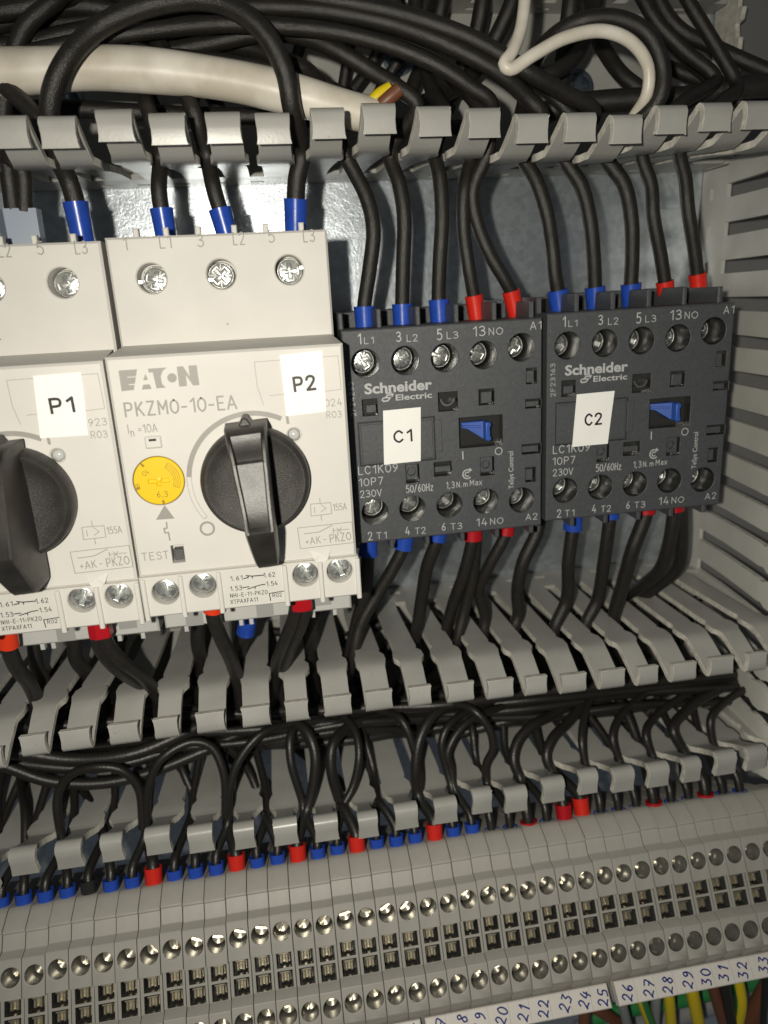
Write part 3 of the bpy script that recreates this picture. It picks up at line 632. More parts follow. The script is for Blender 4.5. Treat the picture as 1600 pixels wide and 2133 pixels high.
    B2.line([q((564, 1251)), q((561, 1236)), q((592, 1231))], .18, e)
    B2.build('printed_diagram', M['ink'], ab, smooth=0)
    # paper sticker
    Fs = Frame(device_matrix(x0 + 22.5, dz)); c = [Fs.loc(px, py, DM + .1) for px, py in sticker_px]
    st = MB(); paper(st, c, DM + .03)
    s_ = st.build('label_sticker', M['sticker'], root, smooth=0)
    T = MB(); cx = sum(p[0] for p in c) / 4; cz = sum(p[1] for p in c) / 4; rt = math.degrees(math.atan2(c[1][1] - c[0][1], c[1][0] - c[0][0]))
    text(T, sticker_txt, cx + .1, cz - 1.25, 2.6, DM + .19, 4.2, rot=rt, wt=.2, align='c'); T.build('lettering', M['ink'], s_, smooth=0)
    return root
breaker(0.0, 0.0, 'white breaker marked P2 with a black rotary knob and yellow dial', '2024', ((583, 740), (671, 730), (680, 857), (597, 867)), 'P2', 0)
breaker(-45.35, -0.5, 'white breaker marked P1, cut off by the left edge of the picture', '4923', ((69, 783), (170, 775), (184, 906), (84, 913)), 'P1', 0)

# ================================================================== contactors
FC = Frame(device_matrix(46.8806 + 22.5, -0.5072, 0.0078, 0.0096))      # pixel readings below are from the nearer contactor
def contactor(xl, dz, rot, yaw, dd, label, serial, spx, stxt):
    mx = device_matrix(xl + 22.5, dz, rot, yaw, dd)
    root = empty('contactor', mx, label=label, cat='contactor', group='black contactors')
    D = 65.0; L = lambda u, v: FC.loc(690 + u / 3.404, 580 + v / 3.404, D)      # u, v: readings in an enlarged view
    hx = [4.8435 + 8.8432 * i - 22.5 for i in range(4)] + [40.097 - 22.5]
    top = [(x, 16.97) for x in hx[:4]] + [(hx[4], 18.03)]; bot = [(x, -16.96) for x in hx[:4]] + [(hx[4], -17.5)]
    boxes = [((217, 860), (333, 970)), ((757, 810), (900, 935)), ((1045, 787), (1158, 892)), ((1383, 637), (1460, 745)), ((1378, 858), (1493, 915)), ((1353, 1178), (1490, 1238)), ((1378, 1342), (1450, 1440)), ((527, 1322), (628, 1445)), ((728, 1305), (857, 1395)), ((1057, 1270), (1158, 1392))]
    holes = [(circle(x, z, 3.08, 40), 9.0, 0.14) for x, z in top + bot]; rc = []
    for a, b in boxes:
        p, q = L(*a), L(*b); z0, z1 = sorted((p[1], q[1])); rc.append((p[0], z0, q[0], z1)); holes.append((rect(p[0], z0, q[0], z1), 2.2, 0.08))
    w0, w1 = L(905, 990), L(1218, 1180); wz0, wz1 = w1[1], w0[1]
    holes.append((rect(w0[0], wz0, w1[0], wz1), 3.0, 0.1))
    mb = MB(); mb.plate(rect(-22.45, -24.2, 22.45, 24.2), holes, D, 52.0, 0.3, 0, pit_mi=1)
    mb.box(-22.3, 22.3, -24.0, 24.0, 40, 52); mb.box(-22.3, 22.3, -27.5, 27.5, 8, 42)
    mb.plate(rect(-22.4, -27.8, -21.2, 27.8), [], 58, 30, 0.3); mb.plate(rect(21.2, -27.8, 22.4, 27.8), [], 60, 30, 0.3)
    for i in range(4):
        for s in (1, -1):
            x = hx[i] + 4.3; z0, z1 = sorted((s * 23.5, s * 28.2)); mb.plate(rrect(x - 0.55, z0, x + 0.55, z1, 0.3), [], 59.5, 40, 0.25)
            mb.box(hx[i] + 3.1, x, min(s * 23.8, s * 27.4), max(s * 23.8, s * 27.4), 41, 45.6)
    mb.build('housing', [M['black'], M['bore']], root)
    inner = MB()                                # shapes inside the small openings
    for i, (x0, z0, x1, z1) in enumerate(rc):
        xm, zm = (x0 + x1) / 2, (z0 + z1) / 2
        if i == 1: inner.loops([[(xm + r * math.cos(math.radians(k)), zm + .6 + r * math.sin(math.radians(k)), d) for k in range(180, 361, 15)] for r, d in ((1.25, D - 2), (1.25, D - .5), (1.75, D - .5), (1.75, D - 2))], 0, closed=False)
        elif i in (7, 9): inner.plate(rect(x0 + .2, z0 + .6, x1 - .2, z1 - .2), [(circle(xm - .1, zm + .2, .95, 20), 1.0, 0.1)], D - .9, D - 2.1, .1)
        elif i == 0: inner.box(x0 + .9, x1 - .2, z0 + .5, zm + .5, D - 2.1, D - .9, ch=.15)
        elif i == 2: inner.box(x0 + .7, x1 - .4, z0 + .3, z1 - .7, D - 2.1, D - .6, ch=.15)
        elif i == 8: inner.box(x0 + .3, x1 - .1, z0 + .8, zm + .5, D - 2.1, D - .7, ch=.15)
        else: inner.box(x0 + .3, x1 - .3, z0 + .2, z1 - .7, D - 2.1, D - 1.2, ch=.12)
    inner.build('opening_insert', M['black'], root)
    # marker cover plate
    p, q = L(190, 1020), L(738, 1262); z0, z1 = q[1] - .55, p[1] - .2
    mc = MB(); mc.plate(rect(p[0], z0, q[0], z1), [], D + .28, D - .1, 0.2); mc.plate(rect(p[0] + .45, z0 + .45, q[0] - .45, z1 - .45), [], D + .45, D, 0.12)
    mc.plate(rect(q[0] + .1, z0 + 1.6, q[0] + 1.7, z1 - .7), [], D + .2, D - .1, .1); mc.build('marker_cover', M['black'], root)
    mg = MB(); mg.line(rect(p[0] - .12, z0 - .12, q[0] + .12, z1 + .12), .2, D + .02, closed=True); mg.build('cover_gap', M['pit'], root, smooth=0)
    # blue lever in its window
    zc = (wz0 + wz1) / 2 + .2; xa, xb = w0[0] + 1.2, L(1128, 1100)[0]
    lv = MB()
    def dz_(x): return D - 2.5 + (x - xa) / (xb - xa) * 2.6
    out_ = [(xa, zc + .5), (xa + 1.3, zc + .2), (xb - 1.6, zc - 2.0), (xb - .9, zc - 2.2), (xb - .9, zc + 2.0), (xb - 1.6, zc + 2.1), (xa, zc + 1.75)]
    lv.loops([[(x, z, dz_(x) - 3.0) for x, z in out_], [(x, z, dz_(x)) for x, z in out_]], 0, False, True)
    cap = [(xb - 1.5, zc - 2.0), (xb - .9, zc - 2.35), (xb - .25, zc - 2.15), (xb, zc - 1.6), (xb - .35, zc - 1.1), (xb - .4, zc + .9), (xb, zc + 1.35), (xb - .25, zc + 1.95), (xb - .9, zc + 2.2), (xb - 1.5, zc + 1.9)]
    lv.plate(cap, [], D + 1.5, D - 1.5, .18)
    lv.loops([[(x, z, dz_(x) + e) for x, z in ((xa + .2, zc + .75), (xb - 2.0, zc + .55), (xb - 2.0, zc + 1.1), (xa + .2, zc + 1.25))] for e in (-.2, .35)], 0, False, True)
    soft(lv.build('lever', M['lever'], root, smooth=30), 0.00015)
    for i, (x, z) in enumerate(top + bot):
        screw(root, x + random.uniform(-.15, .15), z, D - 6.6, 2.72, random.uniform(0, 3.1))
    # pale printing
    P = MB(); e = D + .015
    def t(s, p0, p1, h, bold=0.0, rot=0.0):
        a, b = L(*p0), L(*p1); w = math.hypot(b[0] - a[0], b[1] - a[1]); text(P, s, a[0], a[1], h, e, w if len(s) > 1 else None, bold=bold, rot=rot)
    for s, a, b, h in (('1', (190, 465), (208, 464), 2.1), ('L1', (233, 464), (300, 458), 1.3), ('3', (463, 448), (500, 445), 2.0), ('L2', (535, 448), (612, 442), 1.4), ('5', (752, 436), (798, 432), 2.2), ('L3', (818, 428), (897, 420), 1.4), ('13', (1003, 410), (1088, 402), 2.0), ('NO', (1115, 402), (1213, 392), 1.5), ('A1', (1412, 362), (1488, 357), 1.6),
                       ('2', (263, 1855), (306, 1851), 1.9), ('T1', (325, 1847), (392, 1841), 1.5), ('4', (527, 1818), (578, 1814), 1.9), ('T2', (598, 1813), (668, 1806), 1.5), ('6', (785, 1788), (830, 1785), 1.8), ('T3', (850, 1782), (925, 1775), 1.5), ('14', (1027, 1757), (1103, 1751), 1.8), ('NO', (1125, 1745), (1216, 1737), 1.5), ('A2', (1380, 1714), (1460, 1708), 1.5),
                       ('LC1K09', (192, 1392), (470, 1362), 1.8), ('10P7', (195, 1475), (367, 1460), 1.7), ('230V', (207, 1555), (358, 1540), 1.6), ('50/60Hz', (533, 1520), (722, 1502), 1.7), ('1,3', (815, 1490), (873, 1485), 1.5), ('N.m', (888, 1482), (965, 1474), 1.3), ('Max', (983, 1470), (1068, 1462), 1.35)):
        t(s, a, b, h, 0.006)
    t('Schneider', (238, 820), (715, 785), 2.15, 0.03); t('Electric', (458, 865), (716, 842), 1.25, 0.02)
    P.line([L(390, 815), L(425, 812), L(430, 824), L(398, 828), L(385, 845), L(418, 845)], .3, e); P.line([L(362, 862), L(372, 872), L(404, 866), L(418, 845)], .32, e); P.line([L(385, 845), L(366, 850), L(362, 862)], .26, e); P.line([L(425, 812), L(440, 822), L(430, 838)], .26, e)
    a = L(176, 975); text(P, serial, a[0], a[1], 1.05, e, 7.4, rot=91); a = L(1292, 1490); text(P, 'TeSys Control', a[0], a[1], 1.15, e, 9.0, rot=90, bold=.008)
    P.line([L(932, 1228), L(935, 1280)], .28, e); ox, oz = L(1187, 1224); P.line(circle(ox, oz, .82, 20), .2, e, closed=True)
    cx, cz = L(965, 1388); P.line([(cx + 1.05 * math.cos(math.radians(k)), cz + 1.05 * math.sin(math.radians(k))) for k in range(55, 320, 15)], .3, e); P.line([(cx + .5 * math.cos(math.radians(k)), cz + .5 * math.sin(math.radians(k))) for k in range(45, 316, 20)], .25, e)
    P.add([(*L(978, 1342), e), (*L(1000, 1358), e), (*L(976, 1374), e)], [(0, 2, 1)])
    P.build('printed_marking', M['lightink'], root, smooth=0)
    Fs = Frame(mx); c = [Fs.loc(px, py, D + .6) for px, py in spx]
    st = MB(); paper(st, c, D + .5); s_ = st.build('label_sticker', M['sticker'], root, smooth=0)
    T = MB(); cx = sum(p[0] for p in c) / 4; cz = sum(p[1] for p in c) / 4; rt = math.degrees(math.atan2(c[1][1] - c[0][1], c[1][0] - c[0][0]))
    text(T, stxt, cx + .1, cz - 1.25, 2.5, D + .67, 4.0, rot=rt, wt=.18, align='c'); T.build('lettering', M['ink'], s_, smooth=0)
contactor(46.8806, -0.5072, 0.0078, 0.0096, 0.0, 'black contactor with the C1 sticker, touching the white breaker', '2F24263', ((798, 855.5), (876.5, 848), (876.5, 960), (800, 968)), 'C1')
contactor(93.4772, 0.5072, 0.0055, 0.0156, 0.2151, 'black contactor with the crooked C2 sticker, next to the upright duct', '2F23163', ((1201.6, 821.6), (1280.5, 814), (1265.5, 924), (1192, 931)), 'C2')

# ================================================================== terminal row
TA = math.radians(30)
TM = Matrix.Translation(W(0, -116.2331, 81.5227)) @ Matrix.Rotation(-TA, 4, 'X')     # the row leans back; local (x, -v, h)
TF = Frame(TM); TP = 5.2; TX0 = -42.0855
def tpt(x, v, h):                              # point of the leaning row in world millimetres
    p = TM @ W(x, -v, h); return (p.x / S, p.z / S, -p.y / S)
def terminal_parts():
    w = 2.52; prof = [(-13.4, -38), (-13.5, -7.0), (-13.2, -6.2), (-12.4, -5.4), (-9.6, -2.7), (-9.1, -2.35), (-8.7, -2.4), (-8.5, -2.8), (-5.3, -2.35), (-5.05, -2.2), (-3.85, -0.15), (-3.6, 0.0)]
    hb = MB()
    def strip(pr): hb.loops([[(-w, -v, h), (-w + .12, -v, h + .0) if False else (w, -v, h)] for v, h in pr], 0, closed=False)
    strip(prof)
    top = lambda v0, v1, h, holes: hb.flat(ccw(rect(-w, -v1, w, -v0)), holes, h)
    def pit(pts, h, dp, mi=0, c=0.12):
        p = ccw(pts); hb.loops([[(x, z, h) for x, z in offset(p, c)], [(x, z, h - c) for x, z in p]], 0); hb.loops([[(x, z, h - c) for x, z in p], [(x, z, h - dp) for x, z in p]], mi); hb.add([(x, z, h - dp) for x, z in p], [tuple(range(len(p)))], mi); return offset(p, c)
    c1 = circle(0.1, 0, 2.1, 30); top(-3.6, 4.7, 0, [pit(c1, 0, 8.0, 2)])
    strip([(4.7, 0), (4.75, -0.3), (4.75, -1.6)])
    pa = pit(rect(-1.75, -8.45, 1.9, -4.95), -1.6, 4.5, 1, 0.0); pb = pit(rect(-1.75, -12.8, 1.9, -9.1), -1.6, 4.5, 1, 0.0)
    top(4.75, 13.0, -1.6, [pa, pb])
    strip([(13.0, -1.6), (13.0, -2.6), (14.6, -0.1), (14.8, 0.0)])
    c2 = circle(0.1, -18.1, 2.1, 30); top(14.8, 22.0, 0, [pit(c2, 0, 8.0, 2)])
    strip([(22.0, 0), (22.3, -0.2), (24.0, -1.9), (30.2, -5.2), (31.4, -6.6), (31.5, -38)])
    sil = prof + [(4.7, 0), (4.75, -1.6), (13.0, -1.6), (13, -2.6), (14.6, -.1), (14.8, 0), (22, 0), (24.0, -1.9), (30.2, -5.2), (31.4, -6.6), (31.5, -38)]
    for s in (-w, w):
        q = ccw([(v, h) for v, h in sil]); r = delaunay_2d_cdt([Vector(p) for p in q], [(i, (i + 1) % len(q)) for i in range(len(q))], [], 0, 1e-6)
        hb.add([(s, -p.x, p.y) for p in r[0]], [tuple(f) for f in r[2] if inside([sum(r[0][i][k] for i in f) / len(f) for k in (0, 1)], q)])
    return hb
root = empty('terminal_block', TM)
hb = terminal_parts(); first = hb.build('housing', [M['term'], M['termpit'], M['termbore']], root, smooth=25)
soft(first, 0.00012).modifiers[0].material = -1
s1 = screw(root, 0.1, 0, -5.6, 1.85, 0.8, 'brass', 'slot', 20, 'clamp_screw'); s2 = screw(root, 0.1, -18.1, -5.8, 1.85, 0.3, 'brass', 'slot', 20, 'clamp_screw')
jm = MB()
for v0 in (5.2, 9.3):
    jm.box(-1.35, 1.45, -v0 - 2.9, -v0 - 0.4, -5.2, -4.2, ch=.15); jm.box(-1.15, -.3, -v0 - 2.8, -v0 - .6, -4.2, -2.9, ch=.25); jm.box(.25, 1.15, -v0 - 2.8, -v0 - .6, -4.2, -2.9, ch=.25); jm.box(-1.2, 1.3, -v0 - .6, -v0 - .15, -6, -2.3, ch=.1)
jp = jm.build('jumper_contact', M['contact'], root)
ORD = ['first', 'second', 'third', 'fourth', 'fifth', 'sixth', 'seventh', 'eighth', 'ninth', 'tenth', 'eleventh', 'twelfth', 'thirteenth', 'fourteenth', 'fifteenth', 'sixteenth', 'seventeenth', 'eighteenth', 'nineteenth', 'twentieth', 'twenty-first', 'twenty-second', 'twenty-third', 'twenty-fourth']
def nth(k): return ORD[k]
NUM0 = None
TN = list(range(-3, 39))
n25 = round((at(0, 0, 80)[0] * 0 + 98.2 - TX0) / TP)      # the terminal above the handwritten 25
rnd = random.Random(5)
for i in TN:
    if i == TN[0]: r = root
    else:
        r = root.copy(); COL.objects.link(r)
        for ch in (first, s1, s2, jp):
            c = ch.copy(); COL.objects.link(c); c.parent = r
            if ch in (s1, s2):
                pv = Vector((0.1 * S, 0, 0 if ch is s1 else -18.1 * S)); a = rnd.uniform(0, 3.1)
                c.matrix_local = Matrix.Translation(pv) @ Matrix.Rotation(a, 4, 'Y') @ Matrix.Translation(-pv)
    r.matrix_world = TM @ Matrix.Translation(W(TX0 + TP * i + 0.0, rnd.uniform(-.2, .2), rnd.uniform(-.16, .16)))
    k = i - n25
    if -7 <= k <= 9: lab = 'grey screw terminal above the handwritten number %d' % (25 + k)
    elif k < 0: lab = 'grey screw terminal, %s to the left of the one above number 18' % nth(-8 - k)
    else: lab = 'grey screw terminal, %s to the right of the one above number 34' % nth(k - 10)
    tag(r, lab, 'terminal', 'grey screw terminals in the long row')
mb = MB(); mb.T = lambda x, z, d: tuple((lambda p: (p.x / S, p.z / S, -p.y / S))(TM @ W(x, z, d)))
mb.box(-130, 166, -26, 8, -46, -38.5); tag(mb.build('terminal_rail', M['rail'], smooth=0), 'zinc rail hidden behind the row of grey terminals', 'rail')
mb = MB(); mb.plate(rect(-1.2, -31, 1.6, 13.2), [], -.5, -14, .4); eb = mb.build('end_bracket', M['term']); eb.matrix_world = TM @ Matrix.Translation(W(TX0 + TP * 38 + 4.4, 0, 0)); tag(eb, 'grey end bracket closing the terminal row at the upright duct', 'end bracket')
# marker strips with pen numbers
DG = {'0': [[(.5, 1), (.15, .8), (.1, .3), (.45, 0), (.85, .25), (.85, .75), (.5, 1)]], '1': [[(.3, .75), (.6, 1), (.5, 0)]], '2': [[(.1, .75), (.4, 1), (.8, .85), (.7, .5), (.1, .05), (.35, .1), (.95, .02)]], '3': [[(.15, .95), (.75, .95), (.4, .58), (.8, .4), (.65, .05), (.1, .05)]],
      '4': [[(.35, 1), (.1, .4), (.9, .45)], [(.7, .75), (.6, 0)]], '5': [[(.85, 1), (.3, .95), (.2, .55), (.7, .55), (.75, .15), (.1, .02)]], '6': [[(.7, 1), (.25, .6), (.15, .2), (.5, 0), (.8, .25), (.5, .45), (.2, .25)]], '7': [[(.1, .95), (.85, .95), (.4, 0)], [(.25, .5), (.8, .5)]],
      '8': [[(.5, .55), (.2, .8), (.5, 1), (.8, .8), (.5, .55), (.15, .25), (.5, 0), (.85, .25), (.5, .55)]], '9': [[(.8, .75), (.45, .55), (.2, .8), (.5, 1), (.8, .8), (.75, .3), (.3, 0)]]}
def strip(i0, i1, num0, label, sh=0.0):
    xa = TX0 + TP * i0 - 2.3 + sh; xb = TX0 + TP * i1 + 2.3 + sh
    mm = TM @ Matrix.Translation(W((xa + xb) / 2, -23.6, 0.6)) @ Matrix.Rotation(math.radians(-14), 4, 'X')
    h = (xb - xa) / 2
    mb = MB(); mb.plate(rect(-h, -5.2, h, 0), [], 0.6, -2.0, 0.25); o = mb.build('marker_strip', M['marker']); o.matrix_world = mm
    tag(o, label, 'marker strip', 'white marker strips with pen numbers')
    g = MB()
    for k in range(1, i1 - i0 + 1): x = -h + 2.3 + TP * (k - .5); g.line([(x, -5.0), (x, -.2)], .07, .61)
    g.build('segment_line', M['term'], o, smooth=0)
    P = MB(); rr = random.Random(num0)
    for k in range(i1 - i0 + 1):
        if num0 + k < 1: continue
        s = str(num0 + k); x = -h + 2.3 + TP * k; th = math.radians(68 + rr.uniform(-9, 9)); z0 = -4.65 + rr.uniform(-.15, .2); x += rr.uniform(-.3, .3)
        for j, chx in enumerate(s):
            for st in DG[chx]:
                q = spline([((a * 1.5 + j * 2.05), b * 2.5, 0) for a, b in st], 0.4)
                P.line([(x + 1.25 + u.x * math.cos(th) - u.y * math.sin(th), z0 + u.x * math.sin(th) + u.y * math.cos(th)) for u in q], .36, .62)
    P.build('pen_number', M['penink'], o, smooth=0)
strip(n25 + 1, n25 + 11, 26, 'white marker strip with pen numbers from 26 upwards', -.6)
strip(n25 - 8, n25, 17, 'white marker strip with pen numbers ending at 25', -1.9)
strip(n25 - 17, n25 - 9, 8, 'white marker strip cut off by the bottom edge, no number in view', -2.4)
#--CABLES--
# ================================================================== cables
def proj(x, z, d):
    v = [sum(ROT[k][j] * ((x, z, d)[j] - CAM[j]) for j in range(3)) for k in range(3)]
    return (800 + F_PX * v[0] / -v[2], 1066.5 - F_PX * v[1] / -v[2])
def gaps(parent, sgn):                          # slot centres measured on the built fingers at mid depth
    return None
def mids(pts, d, zt, el, er, u, root):
    r, t, _ = fit_row(pts, d, zt, el, er); c = [a + (b - a) * u ** 1.3 for a, b in zip(r, t)]
    return [(a + b) / 2 for a, b in zip(c, c[1:])]
GT = mids(U, 68.4, 59.1, 3, 1, 0.62, 14); GB = mids(B, 68.8, -68.8, 5, 1, 0.45, 13); GL = mids(L2, 68.5, -101.5, 4, 1, 0.8, 13)
near = lambda L, x: min(L, key=lambda g: abs(g - x))
def P_(p):
    if p[0] == 'T': x = at(p[1], 330, 48)[0]; return (near(GT, x) + (p[2] if len(p) > 2 else 0), 61.0, 48.0 + (p[3] if len(p) > 3 else 0))
    if p[0] == 'B': d = p[3] if len(p) > 3 else 40; x = at(p[1], p[2], d)[0]; return (near(GB, x) + (p[4] if len(p) > 4 else 0), -65.5, d)
    if p[0] == 'w': return tuple(p[1:4])
    return at(*p)
def cable(label, pts, r=1.72, m='cable', fer=None, fl=7.4, fr=2.45, group=None, name='black_cable', step=1.0, n=12, fer_end=None, world=False):
    path = spline([p if world else P_(p) for p in pts], step)
    o3 = Vector(path[0]); mb = MB(); mb.T = lambda x, z, d: (x - o3[0], z - o3[1], d - o3[2])
    tube(mb, path, r, n)
    o = mb.build(name, M[m], smooth=80); o.location = W(*o3); tag(o, label, 'wire' if r < 1.35 else 'cable', group)
    for f, seq in ((fer, path), (fer_end, path[::-1])):
        if not f: continue
        acc = 0; sub = [Vector(seq[0])]
        for a, b in zip(seq, seq[1:]):
            L = (Vector(b) - Vector(a)).length
            if acc + L >= fl: sub.append(Vector(a) + (Vector(b) - Vector(a)) * ((fl - acc) / L)); break
            acc += L; sub.append(Vector(b))
        k = len(sub); mb = MB(); mb.T = lambda x, z, d: (x - o3[0], z - o3[1], d - o3[2])
        sub2 = [sub[0]] + [sub[0] + (sub[-1] - sub[0]) * t for t in (0.3, 0.6, 0.85, 1.0)]
        sub2 = [sub[0], (sub[0] + sub[min(k // 3, k - 1)] * 1) / 2 * 1] if False else sub2
        path2 = [tuple(p) for p in sub2] + [tuple(sub2[-1]), tuple(sub2[-1])]
        # flared sleeve with an open rim
        t = (sub2[-1] - sub2[0]).normalized(); a = Vector((0, 0, 1)) if abs(t.z) < .9 else Vector((1, 0, 0)); u = t.cross(a).normalized(); w = t.cross(u)
        Ls = []
        for q, rr in ((sub2[0], fr * .9), (sub2[1], fr * .94), (sub2[2], fr * .97), (sub2[3], fr), (sub2[4], fr * 1.03), (sub2[4], fr * .86), (sub2[3], fr * .84)):
            Ls.append([tuple(q + (u * math.cos(2 * math.pi * i / 20) + w * math.sin(2 * math.pi * i / 20)) * rr) for i in range(20)])
        mb.loops(Ls); f_ = mb.build('ferrule_sleeve', M[f], o, smooth=45)
    return o
GR = 'black cables with coloured ferrules'
def C(label, pts, **k): return cable(label, pts, group=GR, **k)
# contactor inputs, each followed up through its slot into the top duct
C('black cable in the blue ferrule at terminal 1L1 of the C1 contactor', [(762, 705, 48.5), (758, 650, 48.5), (770, 560, 50), (778, 480, 51), (765, 415, 50), ('T', 712), (685, 235, 50), (647, 153, 46), (600, 128, 44), (520, 100, 40), (430, 78, 38), (300, 62, 36), (100, 82, 34), (-60, 120, 32)], fer='blue')
C('black cable in the blue ferrule at terminal 3L2 of the C1 contactor', [(840, 700, 48.5), (838, 640, 48.5), (840, 550, 50), (842, 450, 51), (832, 385, 50), ('T', 812), (868, 218, 55), (834, 187, 55), (772, 147, 53), (709, 109, 52), (647, 81, 50), (560, 68, 47), (430, 92, 44), (280, 118, 42), (120, 120, 40), (-60, 110, 38)], fer='blue')
C('black cable in the blue ferrule at terminal 5L3 of the C1 contactor', [(918, 690, 48.5), (914, 635, 48.5), (916, 550, 50), (921, 450, 51), (916, 370, 50), ('T', 907), (925, 240, 50), (905, 200, 42), (880, 120, 30), (868, 40, 24), (860, -60, 22)], fer='blue')
C('black cable in the red ferrule at terminal 13NO of the C1 contactor', [(996, 680, 48.5), (990, 635, 48.5), (977, 560, 50), (966, 480, 50), (967, 400, 50), ('T', 990, -.9), (1024, 218, 57), (975, 178, 58), (912, 137, 58), (850, 109, 57), (787, 87, 56), (694, 66, 55), (600, 56, 54), (470, 50, 52), (330, 62, 50), (200, 82, 50), (90, 104, 50), (-60, 140, 48)], fer='red', r=1.6, fr=2.1)
C('black cable in the red ferrule at terminal A1 of the C1 contactor', [(1078, 668, 48.5), (1071, 622, 48.5), (1053, 585, 49.5), (1018, 525, 50), (990, 450, 50), (985, 395, 50), ('T', 1000, 1.2, 5), (1000, 230, 52), (930, 150, 40), (850, 60, 34), (800, -40, 30)], fer='red', r=1.6, fr=2.1)
C('black cable in the blue ferrule at terminal 1L1 of the C2 contactor', [(1170, 668, 48.5), (1164, 618, 48.5), (1156, 570, 49.5), (1150, 510, 50), (1138, 440, 51), (1116, 375, 50), ('T', 1085), (1130, 243, 57), (1097, 203, 58), (1037, 150, 60), (959, 106, 60), (881, 72, 58), (803, 47, 56), (694, 25, 54), (600, 16, 52), (500, 15, 50), (380, 25, 48), (280, 48, 47), (150, 95, 46), (28, 135, 45), (-60, 165, 44)], fer='blue')
C('black cable in the blue ferrule at terminal 3L2 of the C2 contactor', [(1243, 662, 48.5), (1240, 612, 48.5), (1237, 540, 50), (1230, 465, 51), (1212, 390, 50), ('T', 1175), (1238, 238, 55), (1170, 190, 58), (1100, 150, 60), (1047, 116, 60), (990, 84, 60), (912, 53, 59), (819, 25, 57), (709, 3, 55), (600, -15, 53), (450, -45, 50)], fer='blue')
C('black cable from blue ferrule 5L3 of the C2 contactor, looping behind white wire', [(1317, 655, 48.5), (1314, 608, 48.5), (1317, 530, 50), (1315, 455, 51), (1300, 385, 50), ('T', 1262), (1340, 243, 58), (1376, 200, 61), (1380, 140, 61), (1350, 72, 61), (1280, 38, 60), (1200, 48, 58), (1135, 92, 52), (1105, 150, 44), (1090, 220, 36), (1060, 320, 20)], fer='blue')
C('black cable in the red ferrule at terminal 13NO of the C2 contactor', [(1392, 648, 48.5), (1388, 610, 48.5), (1376, 530, 50), (1361, 450, 51), (1357, 390, 50), ('T', 1345), (1420, 215, 48), (1490, 165, 44), (1425, 105, 42), (1370, 48, 40), (1335, -10, 38), (1310, -60, 36)], fer='red', r=1.6, fr=2.1)
C('black cable in the red ferrule at terminal A1 of the C2 contactor', [(1459, 632, 48.5), (1455, 592, 48.5), (1446, 515, 50), (1434, 440, 51), (1428, 375, 50), ('T', 1420), (1500, 215, 50), (1535, 180, 46), (1510, 128, 44), (1468, 58, 42), (1430, -5, 40), (1405, -60, 38)], fer='red', r=1.6, fr=2.1)
# breaker inputs
C('thick black jumper looping over the white cable from breaker P1 to breaker P2', [(616, 500, 50), (616, 440, 51), (618, 380, 51), ('T', 620, 0.5, 4), (608, 225, 60), (592, 145, 62), (545, 62, 62), (455, 4, 60), (335, 6, 58), (205, 58, 58), (130, 140, 60), (104, 220, 59), ('T', 137, 0, 6), (143, 375, 51), (157, 420, 50.5), (175, 510, 50)], fer='blue', fer_end='blue', fl=8.5, fr=2.55, r=2.0)
C('black cable in the blue ferrule at terminal L1 of breaker P2', [(349, 510, 50), (340, 458, 50), (331, 395, 50.5), ('T', 330), (316, 250, 52), (296, 190, 47), (262, 110, 42), (228, 58, 40), (150, 0, 38), (90, -50, 36)], fer='blue', fr=2.4)
C('black cable in the blue ferrule at terminal L2 of breaker P2', [(478, 508, 50), (463, 452, 50), (446, 395, 50.5), ('T', 432), (406, 240, 52), (376, 170, 49), (330, 88, 45), (300, 28, 43), (275, -45, 40)], fer='blue', fr=2.4)
C('outer one of two black cables in the slate grey twin ferrule on breaker P1', [(28, 440, 50), (16, 345, 51), (5, 250, 50), (20, 150, 50), (50, 60, 50), (105, 8, 49), (170, -45, 46)])
C('inner one of two black cables in the slate grey twin ferrule on breaker P1', [(52, 440, 50), (44, 350, 51), ('T', 60, 0, 4), (88, 268, 56), (30, 197, 54), (-50, 135, 52)])
a = at(30, 436, 50); mb = MB()
mb.loops([[(-4.6 * k, zz, -1.6), (-2.2 * k, zz, 1.9), (4.2 * k, zz, 1.2), (4.4 * k, zz, -1.9)] for zz, k in ((-7.5, .97), (0, 1), (0, .9), (-2, .88))], 0, True, False)
o = soft(mb.build('twin_ferrule', M['slate'], smooth=20), .0003); o.location = W(a[0] + .4, a[1], a[2]); tag(o, 'slate grey twin ferrule plugged into breaker P1 at the left edge', 'ferrule')
# white cable with cut end
path = spline([at(*p) for p in ((-80, 152, 52), (60, 148, 52), (200, 142, 52), (330, 149, 52), (480, 168, 53), (610, 197, 54), (700, 222, 54), (760, 237, 54), (815, 246, 54))], 1.5)
o3 = Vector(path[0]); mb = MB(); mb.T = lambda x, z, d: (x - o3[0], z - o3[1], d - o3[2]); N = len(path)
tube(mb, path, [4.15 - .5 * (i / N) ** 2 + .12 * math.sin(i * .35) for i in range(N)], 24)
wc = mb.build('white_cable', M['white_cable'], smooth=60); wc.location = W(*o3); tag(wc, 'thick white cable across the top duct, brown and yellow cores at its cut end', 'cable')
for nm, m, pts, r in (('core', 'brown', ((780, 230, 55), (806, 208, 56.5), (832, 186, 57)), 1.45), ('core', 'yellow', ((765, 225, 55), (788, 198, 55.5), (813, 183, 55.5)), 1.25)):
    mb = MB(); mb.T = lambda x, z, d: (x - o3[0], z - o3[1], d - o3[2]); tube(mb, spline([at(*p) for p in pts], .6), r, 14); c = mb.build(nm, M[m], wc, smooth=60); c['label'] = m + ' core at the cut end'
